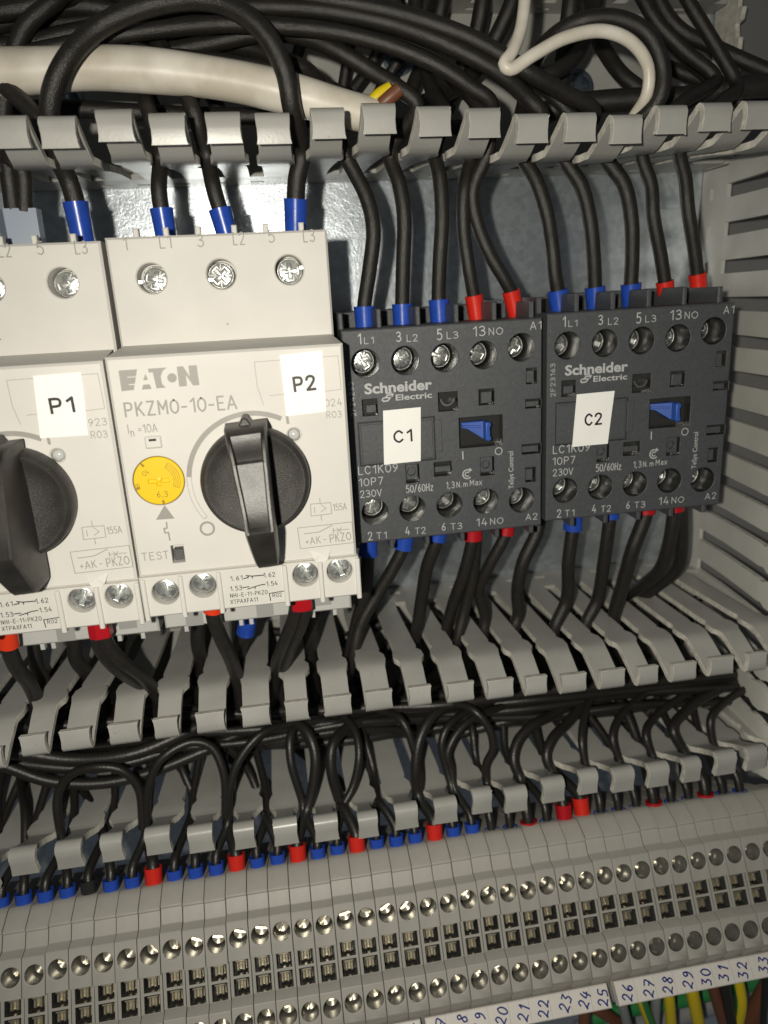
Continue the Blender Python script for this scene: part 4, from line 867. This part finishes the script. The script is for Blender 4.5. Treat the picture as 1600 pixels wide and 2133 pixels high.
cable('thin white wire bent in a sharp hook and a loop at the top right', [(1098, -50, 56), (1085, 60, 59), (1066, 110, 61), (1050, 134, 62), (1063, 144, 62.3), (1112, 114, 62.5), (1180, 78, 62.5), (1258, 65, 62.5), (1318, 90, 62), (1350, 140, 61), (1348, 195, 60), (1322, 240, 56), (1290, 290, 48)], r=1.3, m='white_cable', name='white_wire')
# other cables inside the top duct
GD = 'black cables lying in the top duct'
for lab, r, pts in (
    ('black cable running low behind the clips under the white cable', 1.9, ((-60, 232, 30), (130, 226, 30), (250, 232, 30), (400, 240, 30), (620, 246, 30), (820, 262, 30), (1000, 268, 30))),
    ('thick black cable lying low across the right half of the top duct', 2.6, ((1080, 262, 30), (1160, 226, 34), (1250, 212, 36), (1350, 206, 38), (1440, 202, 40), (1510, 186, 42), (1640, 176, 44))),
    ('black cable rising steeply near the round screw on the right', 2.2, ((1195, -60, 30), (1188, 20, 30), (1178, 90, 28), (1170, 160, 26), (1168, 240, 20))),
    ('black cable curving left below the white loop', 1.9, ((1250, -60, 24), (1235, 20, 26), (1195, 120, 34), (1140, 155, 36), (1075, 150, 34), (980, 110, 26))),
    ('black cable crossing under the white loop towards the right clips', 2.0, ((1225, -60, 14), (1240, 60, 18), (1265, 115, 22), (1300, 160, 26), (1360, 205, 30), (1420, 260, 34))),
    ('black cable falling diagonally from the top right towards the side duct', 1.8, ((1350, -60, 24), (1385, 25, 26), (1425, 68, 28), (1482, 95, 30), (1540, 122, 34), (1640, 165, 38))),
    ('black cable crossing two others near the snapped duct wall', 1.8, ((1330, -60, 20), (1378, 60, 24), (1430, 118, 28), (1490, 168, 34), (1560, 225, 38))),
    ('short black cable passing flat behind the black loop', 1.8, ((1370, 130, 18), (1430, 155, 20), (1500, 178, 22), (1600, 215, 26))),
    ('black cable leaning left, second behind the arcs from the white hook', 2.1, ((1085, -60, 22), (1065, 10, 22), (1035, 75, 20), (1005, 130, 18), (960, 175, 20), (905, 205, 28), (870, 222, 34))),
    ('black cable leaning behind the arcs beside the bright slots', 2.2, ((1015, -60, 16), (1003, 20, 16), (990, 80, 14), (960, 150, 12), (930, 230, 12))),
    ('black cable between two bright slots of the far duct wall', 2.0, ((935, -60, 16), (918, 20, 16), (905, 70, 14), (875, 145, 12), (848, 210, 14))),
    ('black cable steep behind the four arcs above the cut end', 1.6, ((840, -60, 12), (828, 10, 12), (805, 65, 11), (778, 128, 10), (735, 190, 10))),
    ('black cable steep behind the arcs, left of the cut end', 1.5, ((760, -60, 12), (742, 30, 12), (728, 100, 11), (716, 175, 10), (705, 250, 10))),
    ('black cable steep behind the arcs right of the tall jumper', 1.6, ((660, -60, 12), (642, 35, 12), (626, 95, 11), (608, 160, 10))),
    ('black cable sagging in the upper left corner behind the jumper', 1.9, ((-60, 70, 40), (30, 40, 42), (110, 16, 42), (190, 14, 42), (270, 35, 40), (370, 90, 34), (430, 175, 26), (470, 260, 20))),
    ('black cable on top of the bundle in the upper left corner', 2.0, ((-60, 30, 46), (40, 18, 46), (140, -8, 44), (260, -40, 40))),
    ('lowest black cable of the bundle above the white cable', 1.9, ((-60, 100, 44), (60, 92, 45), (150, 70, 45), (240, 58, 42), (330, 78, 40), (450, 90, 38), (560, 110, 36), (640, 170, 34), (700, 250, 34))),
    ('thin black cable threading between the four arcs', 1.3, ((-60, 60, 38), (120, 48, 40), (320, 32, 44), (520, 34, 48), (700, 60, 50), (850, 96, 50), (960, 160, 50), (1010, 250, 48))),
    ('thin black cable just under the top edge of the picture', 1.4, ((300, -40, 44), (480, 6, 46), (640, 24, 48), (790, 34, 50), (930, 66, 50), (1060, 128, 48), (1150, 200, 46), (1210, 260, 46))),
    ('thin black cable hugging the upper side of the white cable', 1.3, ((-60, 118, 52), (80, 112, 52), (240, 112, 50), (400, 118, 48), (560, 142, 46), (700, 186, 44), (800, 250, 40))),
    ('thin black cable crossing steeply behind the tall jumper', 1.4, ((470, -50, 20), (455, 40, 22), (420, 130, 24), (400, 230, 22))),
    ('thin black cable slanting behind the white cable on the left', 1.4, ((200, -50, 20), (230, 50, 22), (290, 150, 24), (340, 260, 22))),
    ('thin black cable leaning behind the arcs above the yellow core', 1.4, ((900, -60, 20), (880, 30, 22), (840, 110, 20), (790, 190, 16), (760, 260, 14))),
    ('black cable straight behind the bundle at mid height', 1.8, ((-60, 5, 24), (200, 40, 24), (420, 10, 24), (560, -50, 24)))):
    cable(lab, pts, r=r, group=GD)
# contactor outputs down into the middle duct
def O(label, pts, **k): return cable(label, pts, group='black cables from the devices down into the middle duct', **k)
O('black cable in the blue ferrule below terminal 2T1 of the C1 contactor', [(770, 1095, 48), (766, 1165, 48), (762, 1225, 47), (745, 1290, 44), ('B', 725, 1345, 44), (700, 1420, 36), (640, 1490, 30)], fer='blue', fl=8, r=1.8)
O('black cable in the blue ferrule below terminal 4T2 of the C1 contactor', [(850, 1090, 48), (842, 1135, 48), (815, 1190, 47), (785, 1240, 46), (752, 1300, 46), ('B', 728, 1345, 46, .8), (715, 1430, 40), (700, 1500, 34)], fer='blue', fl=7, r=1.7)
O('black cable in the blue ferrule below terminal 6T3 of the C1 contactor', [(918, 1080, 48), (909, 1128, 48), (890, 1180, 46), (878, 1250, 42), ('B', 862, 1300, 38), (850, 1400, 30), (800, 1480, 26)], fer='blue', fl=6, r=1.8)
O('left black cable of two under red ferrule 14NO of the C1 contactor', [(985, 1070, 48), (984, 1120, 48), (968, 1190, 46), (945, 1255, 42), ('B', 945, 1310, 38, -.9), (950, 1400, 30), (1000, 1480, 26)], fer='dred', fl=7, fr=2.7, r=1.7)
O('right black cable of two under red ferrule 14NO of the C1 contactor', [(993, 1080, 47), (992, 1130, 47), (985, 1200, 45), (968, 1270, 43), ('B', 955, 1320, 43, .9), (945, 1400, 36), (900, 1470, 30)], r=1.6)
O('black cable in the red ferrule below terminal A2 of the C1 contactor', [(1062, 1060, 48), (1054, 1110, 48), (1018, 1180, 46), (998, 1225, 43), (1010, 1285, 40), ('B', 1015, 1320, 40), (1030, 1400, 32), (1080, 1470, 28)], fer='dred', fl=7, fr=2.2, r=1.6)
O('black cable dropping between the two contactors into the middle duct', [(1128, 1060, 40), (1118, 1110, 42), (1090, 1170, 42), (1078, 1230, 40), (1080, 1280, 38), ('B', 1095, 1310, 38), (1130, 1400, 30), (1180, 1470, 26)], r=1.9)
O('black cable in the blue ferrule below terminal 2T1 of the C2 contactor', [(1198, 1040, 48), (1193, 1100, 48), (1184, 1170, 47), (1180, 1250, 43), ('B', 1183, 1320, 43), (1200, 1400, 34), (1260, 1460, 28)], fer='blue', fl=8.5, fr=2.5, r=1.8)
O('black cable in the blue ferrule below terminal 4T2 of the C2 contactor', [(1276, 1030, 48), (1270, 1085, 48), (1258, 1170, 46), (1244, 1250, 42), ('B', 1240, 1300, 42), (1250, 1400, 34), (1300, 1450, 28)], fer='blue', fl=6.5, fr=2.4, r=1.8)
O('black cable in the red ferrule below terminal 6T3 of the C2 contactor', [(1350, 1020, 48), (1345, 1070, 48), (1318, 1145, 47), (1298, 1215, 44), ('B', 1290, 1285, 40), (1300, 1380, 32), (1360, 1440, 26)], fer='dred', fl=6.5, fr=2.5, r=2.0)
O('left black cable of two under red ferrule 14NO of the C2 contactor', [(1406, 1015, 48), (1404, 1070, 48), (1392, 1140, 46), (1372, 1190, 42), (1325, 1228, 34), ('B', 1290, 1262, 26), (1280, 1350, 20)], fer='dred', fl=6.5, fr=2.6, r=1.9)
O('right black cable of two under red ferrule 14NO of the C2 contactor', [(1418, 1050, 46), (1420, 1120, 44), (1412, 1180, 40), (1372, 1218, 34), (1330, 1245, 28), ('B', 1300, 1275, 26, 1.2), (1300, 1360, 20)], r=1.9)
O('black cable in the orange-red ferrule below the contact block of breaker P2', [(444, 1235, 69), (445, 1285, 68), (457, 1320, 66), (482, 1375, 60), ('B', 492, 1400, 52, .6), (505, 1480, 44), (540, 1560, 36)], fer='orange', fl=4.6, fr=2.2, r=1.75)
O('left one of two black cables in the crimson twin ferrule below breaker P2', [(618, 1240, 69), (614, 1280, 68), (595, 1330, 64), (578, 1375, 58), ('B', 572, 1400, 50), (560, 1480, 42), (520, 1560, 36)], r=1.6)
O('right one of two black cables in the crimson twin ferrule below breaker P2', [(636, 1240, 68), (632, 1285, 67), (612, 1335, 62), (590, 1385, 56), ('B', 580, 1405, 48, .8), (600, 1480, 42), (660, 1560, 36)], r=1.6)
O('upper one of two black cables in the crimson twin ferrule below breaker P1', [(214, 1300, 69), (220, 1335, 68), (252, 1375, 66), (298, 1410, 60), ('B', 325, 1440, 52), (350, 1500, 44), (420, 1570, 36)], r=1.6)
O('lower one of two black cables in the crimson twin ferrule below breaker P1', [(200, 1300, 68), (205, 1340, 67), (235, 1385, 64), (285, 1420, 57), ('B', 315, 1445, 48, -.8), (330, 1520, 40), (380, 1600, 36)], r=1.6)
O('black cable in the orange-red ferrule below the contact block of breaker P1', [(16, 1310, 69), (18, 1345, 68), (35, 1390, 64), (62, 1425, 58), ('B', 70, 1450, 50), (60, 1520, 44), (0, 1590, 36)], fer='orange', fl=4.4, fr=2.2, r=1.75)
O('black cable in the blue ferrule below the lower housing of breaker P2', [(522, 1255, 48), (514, 1310, 47), (500, 1350, 45), ('B', 495, 1385, 42, -.6), (490, 1460, 34), (450, 1540, 28)], fer='blue', fl=9.5, fr=2.4, r=1.85)
O('black cable hidden in shade below breaker P2, left of the orange-red ferrule', [(415, 1270, 44), (412, 1340, 42), ('B', 408, 1400, 38), (410, 1480, 30)], r=1.9)
O('black cable in shade behind the crimson twin ferrule of breaker P2', [(655, 1255, 46), (650, 1320, 44), ('B', 655, 1385, 40), (660, 1470, 30)], r=1.9)
O('black cable in shade below breaker P1, right of the orange-red ferrule', [(155, 1310, 44), (158, 1370, 42), ('B', 150, 1430, 38), (160, 1500, 30)], r=1.9)
O('black cable in shade below breaker P1 beside the crimson twin ferrule', [(250, 1330, 44), (245, 1390, 42), ('B', 235, 1430, 38), (240, 1500, 30)], r=1.9)
O('black cable at the left edge crossing behind the orange-red ferrule', [(70, 1330, 42), (78, 1390, 42), (110, 1440, 40), ('B', 150, 1470, 36, 1), (200, 1530, 28)], r=1.8)
for nm, px, py, lab in (('twin_ferrule', 626, 1256, 'crimson twin ferrule under the right screws of breaker P2'), ('twin_ferrule', 206, 1313, 'crimson twin ferrule under the right screws of breaker P1')):
    a = at(px, py, 69); mb = MB()
    mb.loops([[(-2.7 * k, zz, -1.6), (-1.9 * k, zz, 1.0), (-0.2, zz, 1.8 * k), (2.4 * k, zz, 1.3), (2.6 * k, zz, -1.6)] for zz, k in ((-1.7, 1.0), (-1.3, 1.05), (3.2, 1.0))], 0, True, True)
    o = soft(mb.build(nm, M['dred'], smooth=20), .00025); o.location = W(*a); tag(o, lab, 'ferrule')
# wires inside the middle duct: drawn from a lower slot upwards
I_ = [
 [(128, 1735, 58), (119, 1680, 56), (124, 1645, 55), (150, 1612, 55), (200, 1598, 56), (252, 1604, 56), (288, 1640, 56), (298, 1725, 58)],
 [(306, 1720, 58), (310, 1640, 57), (335, 1582, 56), (398, 1546, 54), (440, 1556, 54), (466, 1610, 56), (470, 1700, 58)],
 [(474, 1735, 58), (478, 1645, 57), (500, 1580, 55), (545, 1528, 52), (600, 1510, 47), (690, 1500, 42)],
 [(642, 1740, 58), (630, 1670, 57), (606, 1585, 54), (606, 1530, 50), (640, 1490, 40)],
 [(648, 1740, 58), (648, 1660, 57), (657, 1575, 54), (640, 1525, 50), (590, 1490, 42)],
 [(726, 1740, 58), (712, 1680, 57), (690, 1600, 55), (694, 1550, 52), (725, 1515, 46), (800, 1490, 40)],
 [(732, 1740, 58), (735, 1640, 56), (748, 1570, 53), (738, 1520, 48), (700, 1480, 40)],
 [(880, 1700, 58), (876, 1640, 57), (862, 1560, 55), (838, 1502, 52), (800, 1480, 46), (720, 1470, 40)],
 [(872, 1690, 59), (866, 1600, 57), (876, 1535, 54), (905, 1488, 50), (960, 1468, 44), (1040, 1460, 38)],
 [(948, 1650, 58), (932, 1607, 56), (920, 1550, 54), (932, 1515, 52), (980, 1478, 46), (1060, 1450, 38)],
 [(942, 1650, 58), (940, 1600, 56), (932, 1572, 55), (950, 1530, 53), (985, 1496, 50), (1050, 1470, 42)],
 [(1004, 1630, 58), (1012, 1594, 57), (1027, 1560, 57), (1020, 1520, 56), (992, 1484, 54), (960, 1468, 50), (900, 1470, 44)],
 [(1080, 1620, 58), (1070, 1585, 56), (1078, 1545, 53), (1108, 1512, 50), (1150, 1490, 45), (1230, 1440, 38)],
 [(1142, 1600, 58), (1138, 1575, 56), (1150, 1540, 53), (1178, 1510, 48), (1215, 1465, 42), (1240, 1420, 36)],
 [(1222, 1590, 58), (1212, 1545, 55), (1216, 1500, 50), (1228, 1460, 44), (1260, 1420, 36)],
 [(1290, 1575, 58), (1276, 1535, 55), (1290, 1495, 50), (1325, 1460, 44), (1380, 1420, 38)],
 [(1358, 1558, 58), (1345, 1530, 55), (1358, 1500, 50), (1400, 1465, 45), (1470, 1420, 40)],
 [(1412, 1545, 58), (1402, 1520, 55), (1425, 1485, 50), (1470, 1450, 46), (1560, 1410, 42)],
 [(1488, 1525, 58), (1480, 1500, 55), (1502, 1470, 52), (1545, 1440, 48), (1640, 1400, 44)],
 [(62, 1750, 57), (52, 1690, 50), (44, 1640, 40), (40, 1590, 30)],
 [(566, 1740, 58), (550, 1690, 52), (520, 1610, 44), (490, 1570, 38), (440, 1530, 32)],
 [(805, 1730, 58), (790, 1680, 52), (770, 1600, 44), (745, 1540, 36), (720, 1500, 30)],
 [(222, 1755, 57), (200, 1690, 48), (170, 1640, 38), (140, 1580, 30)],
]
LONG = [('long black cable sagging along the clips in the left part of the middle duct', 1.8, [(-60, 1572, 50), (30, 1568, 50), (150, 1582, 50), (275, 1570, 50), (390, 1524, 46), (480, 1480, 40), (600, 1440, 32)]),
 ('long black cable under the sagging one in the left part of the middle duct', 1.6, [(-60, 1572, 44), (75, 1594, 45), (165, 1600, 45), (260, 1590, 44), (380, 1552, 40), (500, 1500, 34)]),
 ('lowest long black cable in the left part of the middle duct', 1.6, [(-60, 1580, 47), (0, 1592, 47), (100, 1626, 48), (200, 1632, 48), (290, 1616, 47), (420, 1566, 44), (540, 1510, 38), (640, 1480, 32)]),
 ('long black cable rising to the right behind the wire loops', 1.6, [(930, 1535, 36), (1010, 1514, 38), (1090, 1492, 40), (1170, 1462, 40), (1250, 1418, 38)]),
 ('long black cable parallel to the rising one, nearer the upper clips', 1.4, [(940, 1500, 34), (1020, 1486, 35), (1110, 1462, 36), (1200, 1425, 34)]),
 ('black cable crossing the floor of the middle duct on the left', 1.5, [(340, 1520, 22), (420, 1560, 22), (520, 1600, 20), (600, 1680, 16)]),
 ('black cable crossing the floor of the middle duct near its centre', 1.5, [(560, 1500, 24), (620, 1560, 24), (700, 1620, 22), (760, 1690, 18)]),
 ('black cable crossing the floor of the middle duct under the loops', 1.5, [(760, 1490, 24), (800, 1560, 22), (830, 1640, 18)]),
 ('thick black cable crossing the right end of the middle duct', 2.0, [(1270, 1540, 30), (1340, 1490, 34), (1420, 1440, 38), (1520, 1400, 40), (1650, 1370, 42)]),
 ('thin black cable at the far right end of the middle duct', 1.4, [(1430, 1500, 36), (1500, 1462, 40), (1560, 1470, 40), (1650, 1500, 42)]),
 ('black cable lying flat at the right end of the middle duct', 1.6, [(1200, 1475, 26), (1300, 1440, 28), (1400, 1405, 30), (1520, 1380, 32)]),
 ('short black cable in the dark left corner of the middle duct', 1.6, [(-60, 1690, 26), (20, 1660, 24), (110, 1600, 22), (200, 1560, 20)])]
for k in range(14):                             # the long bundle running through the duct behind the wire loops
    y0 = 1590 - k * 6 + random.uniform(-14, 14); sag = random.uniform(-8, 26); d = random.uniform(26, 46)
    LONG.append(('black wire in the long bundle behind the loops of the middle duct', random.uniform(1.2, 1.7), [(-80, y0 - 4, d)] + [(x, y0 - x * .078 + sag * math.sin(x / 1600 * 3.1) + random.uniform(-12, 12), d + random.uniform(-4, 4)) for x in range(120, 1900, 200)]))
for lab, r, pts in LONG: cable(lab, pts, r=r, m='wire', group='black cables lying in the middle duct', name='black_wire' if 'bundle' in lab else 'black_cable')
rf = random.Random(11)
for k in range(26):                             # the buried mass of wires on the duct floor
    x0 = -45 + k * 8 + rf.uniform(-4, 4); dx = rf.choice((-1, 1)) * rf.uniform(14, 40); za, zb = rf.uniform(-72, -67), rf.uniform(-101, -92); d = rf.uniform(5, 17)
    if rf.random() < .4: za, zb = rf.uniform(-96, -72), rf.uniform(-96, -72); dx *= 2
    cable('black wire buried among others on the dark floor of the middle duct', [(x0, za, d), (x0 + dx * .3, za * .7 + zb * .3, d + rf.uniform(-2, 3)), (x0 + dx * .7, za * .25 + zb * .75, d + rf.uniform(-2, 3)), (x0 + dx, zb, d)], r=rf.uniform(1.2, 1.9), m='wire', group='black wires on the floor of the middle duct', name='black_wire', world=True, n=9, step=2.0)
ends = {}                                      # lower slot -> list of upper paths
used = []
def tip(i):                                    # wire entry of terminal i
    p = tpt(TX0 + TP * i + .1, -14.3, -7.4); return p
REDS = (333, 495, 620, 738, 892); LOWRED = (1115, 1372, 1462); 
def colour(px):
    if any(abs(px - q) < 19 for q in REDS): return 'red', 2.6
    if abs(px - 1222) < 18: return 'red', 3.4
    if abs(px - 1186) < 18: return 'dred', 2.4
    if any(abs(px - q) < 18 for q in LOWRED): return 'dred', -0.5
    if abs(px - 166) < 20: return 'blackf', 2.0
    if px < 1022: return 'blue', 1.3
    return 'blue', -1.2
inner = {}
cands = {i: tip(i) for i in TN if TX0 + TP * i < 152}
for path in I_:
    for rev in (False, True):
        seq = path[::-1] if rev else path
        if rev and path[-1][1] < 1690: continue
        g = at(*seq[0]); gx = near(GL, g[0]); free = [i for i in cands if i not in inner]
        i = min(free, key=lambda k: abs(cands[k][0] - gx)); inner[i] = (seq if not rev else None, gx, (path, rev))
count = 0
for i in cands:
    t = cands[i]; px, py = proj(*t); col, up = colour(px); big = col in ('red', 'dred')
    k = i - n25
    where = ('above the handwritten %d' % (25 + k)) if -7 <= k <= 9 else ('%s to the left of number 18' % nth(-8 - k) if k < 0 else '%s past number 34' % nth(k - 10))
    cn = {'red': 'red', 'dred': 'crimson', 'blackf': 'black', 'blue': 'blue'}[col]
    lab = ('black wire in %s ferrule, terminal %s' % (cn, where)) if up > 0 else 'black wire, ferrule hidden, terminal %s' % where
    d0 = t[2] - 1.2
    start = [(t[0], t[1] - 4.0, d0 + 1.6), (t[0], t[1] + 0.3, d0), (t[0] + rnd.uniform(-.2, .2), t[1] + 2.6, d0 - 1.6)]
    if i in inner:
        seq, gx, (path_, rev) = inner[i]
        if rev: up_pts = [(gx, -102.0, 57.5)]; up_pts += [(gx + rnd.uniform(-1, 1), -98, 52), (gx + rnd.uniform(-3, 3), -90, 38), (gx + rnd.uniform(-8, 8), -80, 24)]
        else: up_pts = [(gx + rnd.uniform(-.5, .5), -101.5, 58.5)] + [at(*p) for p in seq[1:]]
    else:
        gx = near(GL, t[0] + rnd.uniform(-1, 1)); s_ = rnd.uniform(-1, 1)
        up_pts = [(gx + rnd.uniform(-1.0, 1.0), -102.0, rnd.uniform(46, 56)), (gx + 3 * s_, -95, rnd.uniform(36, 44)), (gx + 9 * s_, -86, rnd.uniform(22, 32)), (gx + 18 * s_, -77, rnd.uniform(12, 24)), (gx + 30 * s_, -72, rnd.uniform(10, 22))]
    cable(lab, start + up_pts, r=1.5 if big else 1.15, m='wire', fer=col, fl=4.2 + up, fr=2.2 if big else 1.95, group='wires feeding the terminal row', name='black_wire', world=True, n=10)
# second end of each double-ended loop is drawn by its own wire above; wires below the marker strips
def two(label, pts, r, m1, m2=None, name='wire', frac=.5, phase=0, group='wires leaving below the marker strips'):
    path = spline([at(*p) for p in pts], 1.5); o3 = Vector(path[0]); mb = MB(); mb.T = lambda x, z, d: (x - o3[0], z - o3[1], d - o3[2]); n = 16
    tube(mb, path, r, n)
    if m2:
        for j in range(len(mb.mi)):
            if ((j % n) + phase) % n < n * frac: mb.mi[j] = 1
    o = mb.build(name, [M[m1]] + ([M[m2]] if m2 else []), smooth=80); o.location = W(*o3); tag(o, label, 'wire', group)
two('brown wire standing upright, leftmost below the marker strips', [(1222, 2060, 80), (1218, 2105, 80), (1214, 2190, 78)], 1.5, 'brown', name='brown_wire')
two('brown wire slanting to the lower right under number 25', [(1200, 2080, 72), (1250, 2106, 72), (1310, 2146, 70), (1360, 2190, 68)], 1.7, 'brown', name='brown_wire')
two('pale grey wire under number 26', [(1285, 2050, 78), (1297, 2095, 78), (1312, 2150, 76), (1330, 2190, 74)], 1.4, 'greywire', name='grey_wire')
two('green wire with a yellow stripe under number 27', [(1325, 2040, 80), (1336, 2080, 80), (1358, 2140, 78), (1375, 2190, 76)], 1.5, 'green', 'yellow', 'earth_wire', .5, 3)
two('darker grey wire between the earth wires under number 28', [(1370, 2040, 78), (1367, 2080, 78), (1364, 2140, 76), (1362, 2190, 74)], 1.45, 'greywire', name='grey_wire')
two('yellow wire with a green edge under number 29', [(1388, 2030, 82), (1393, 2070, 82), (1398, 2130, 80), (1402, 2190, 78)], 1.5, 'yellow', 'green', 'earth_wire', .3, 14)
two('thick yellow wire under number 30', [(1432, 2020, 82), (1441, 2060, 82), (1455, 2130, 80), (1468, 2190, 78)], 1.8, 'yellow', 'green', 'earth_wire', .2, 14)
two('brown wire under number 31', [(1470, 2010, 80), (1484, 2050, 80), (1510, 2135, 78), (1530, 2190, 76)], 1.8, 'brown', name='brown_wire')
two('black wire under number 32', [(1497, 2005, 82), (1508, 2045, 82), (1526, 2135, 80), (1536, 2190, 78)], 1.6, 'wire', name='black_wire')
two('yellow and green wire bending under number 33', [(1530, 2000, 82), (1538, 2045, 82), (1544, 2085, 82), (1536, 2135, 80), (1520, 2190, 76)], 1.6, 'yellow', 'green', 'earth_wire', .5, 1)
two('wide brown wire slanting to the lower left at the right edge', [(1630, 2010, 74), (1598, 2060, 74), (1555, 2140, 72), (1530, 2190, 70)], 2.6, 'brown', name='brown_wire')
two('thin black wire at the right edge below the marker strip', [(1597, 1990, 82), (1595, 2040, 82), (1590, 2140, 80), (1588, 2190, 78)], 1.0, 'wire', name='black_wire')
two('green wire lying across behind the other wires', [(1230, 2120, 66), (1320, 2098, 66), (1425, 2080, 66), (1480, 2066, 66), (1640, 2030, 64)], 2.4, 'green', name='green_wire')
two('grey cable lying across behind the green wire', [(1200, 2150, 58), (1400, 2118, 58), (1500, 2085, 58), (1640, 2050, 56)], 3.2, 'greywire', name='grey_cable')
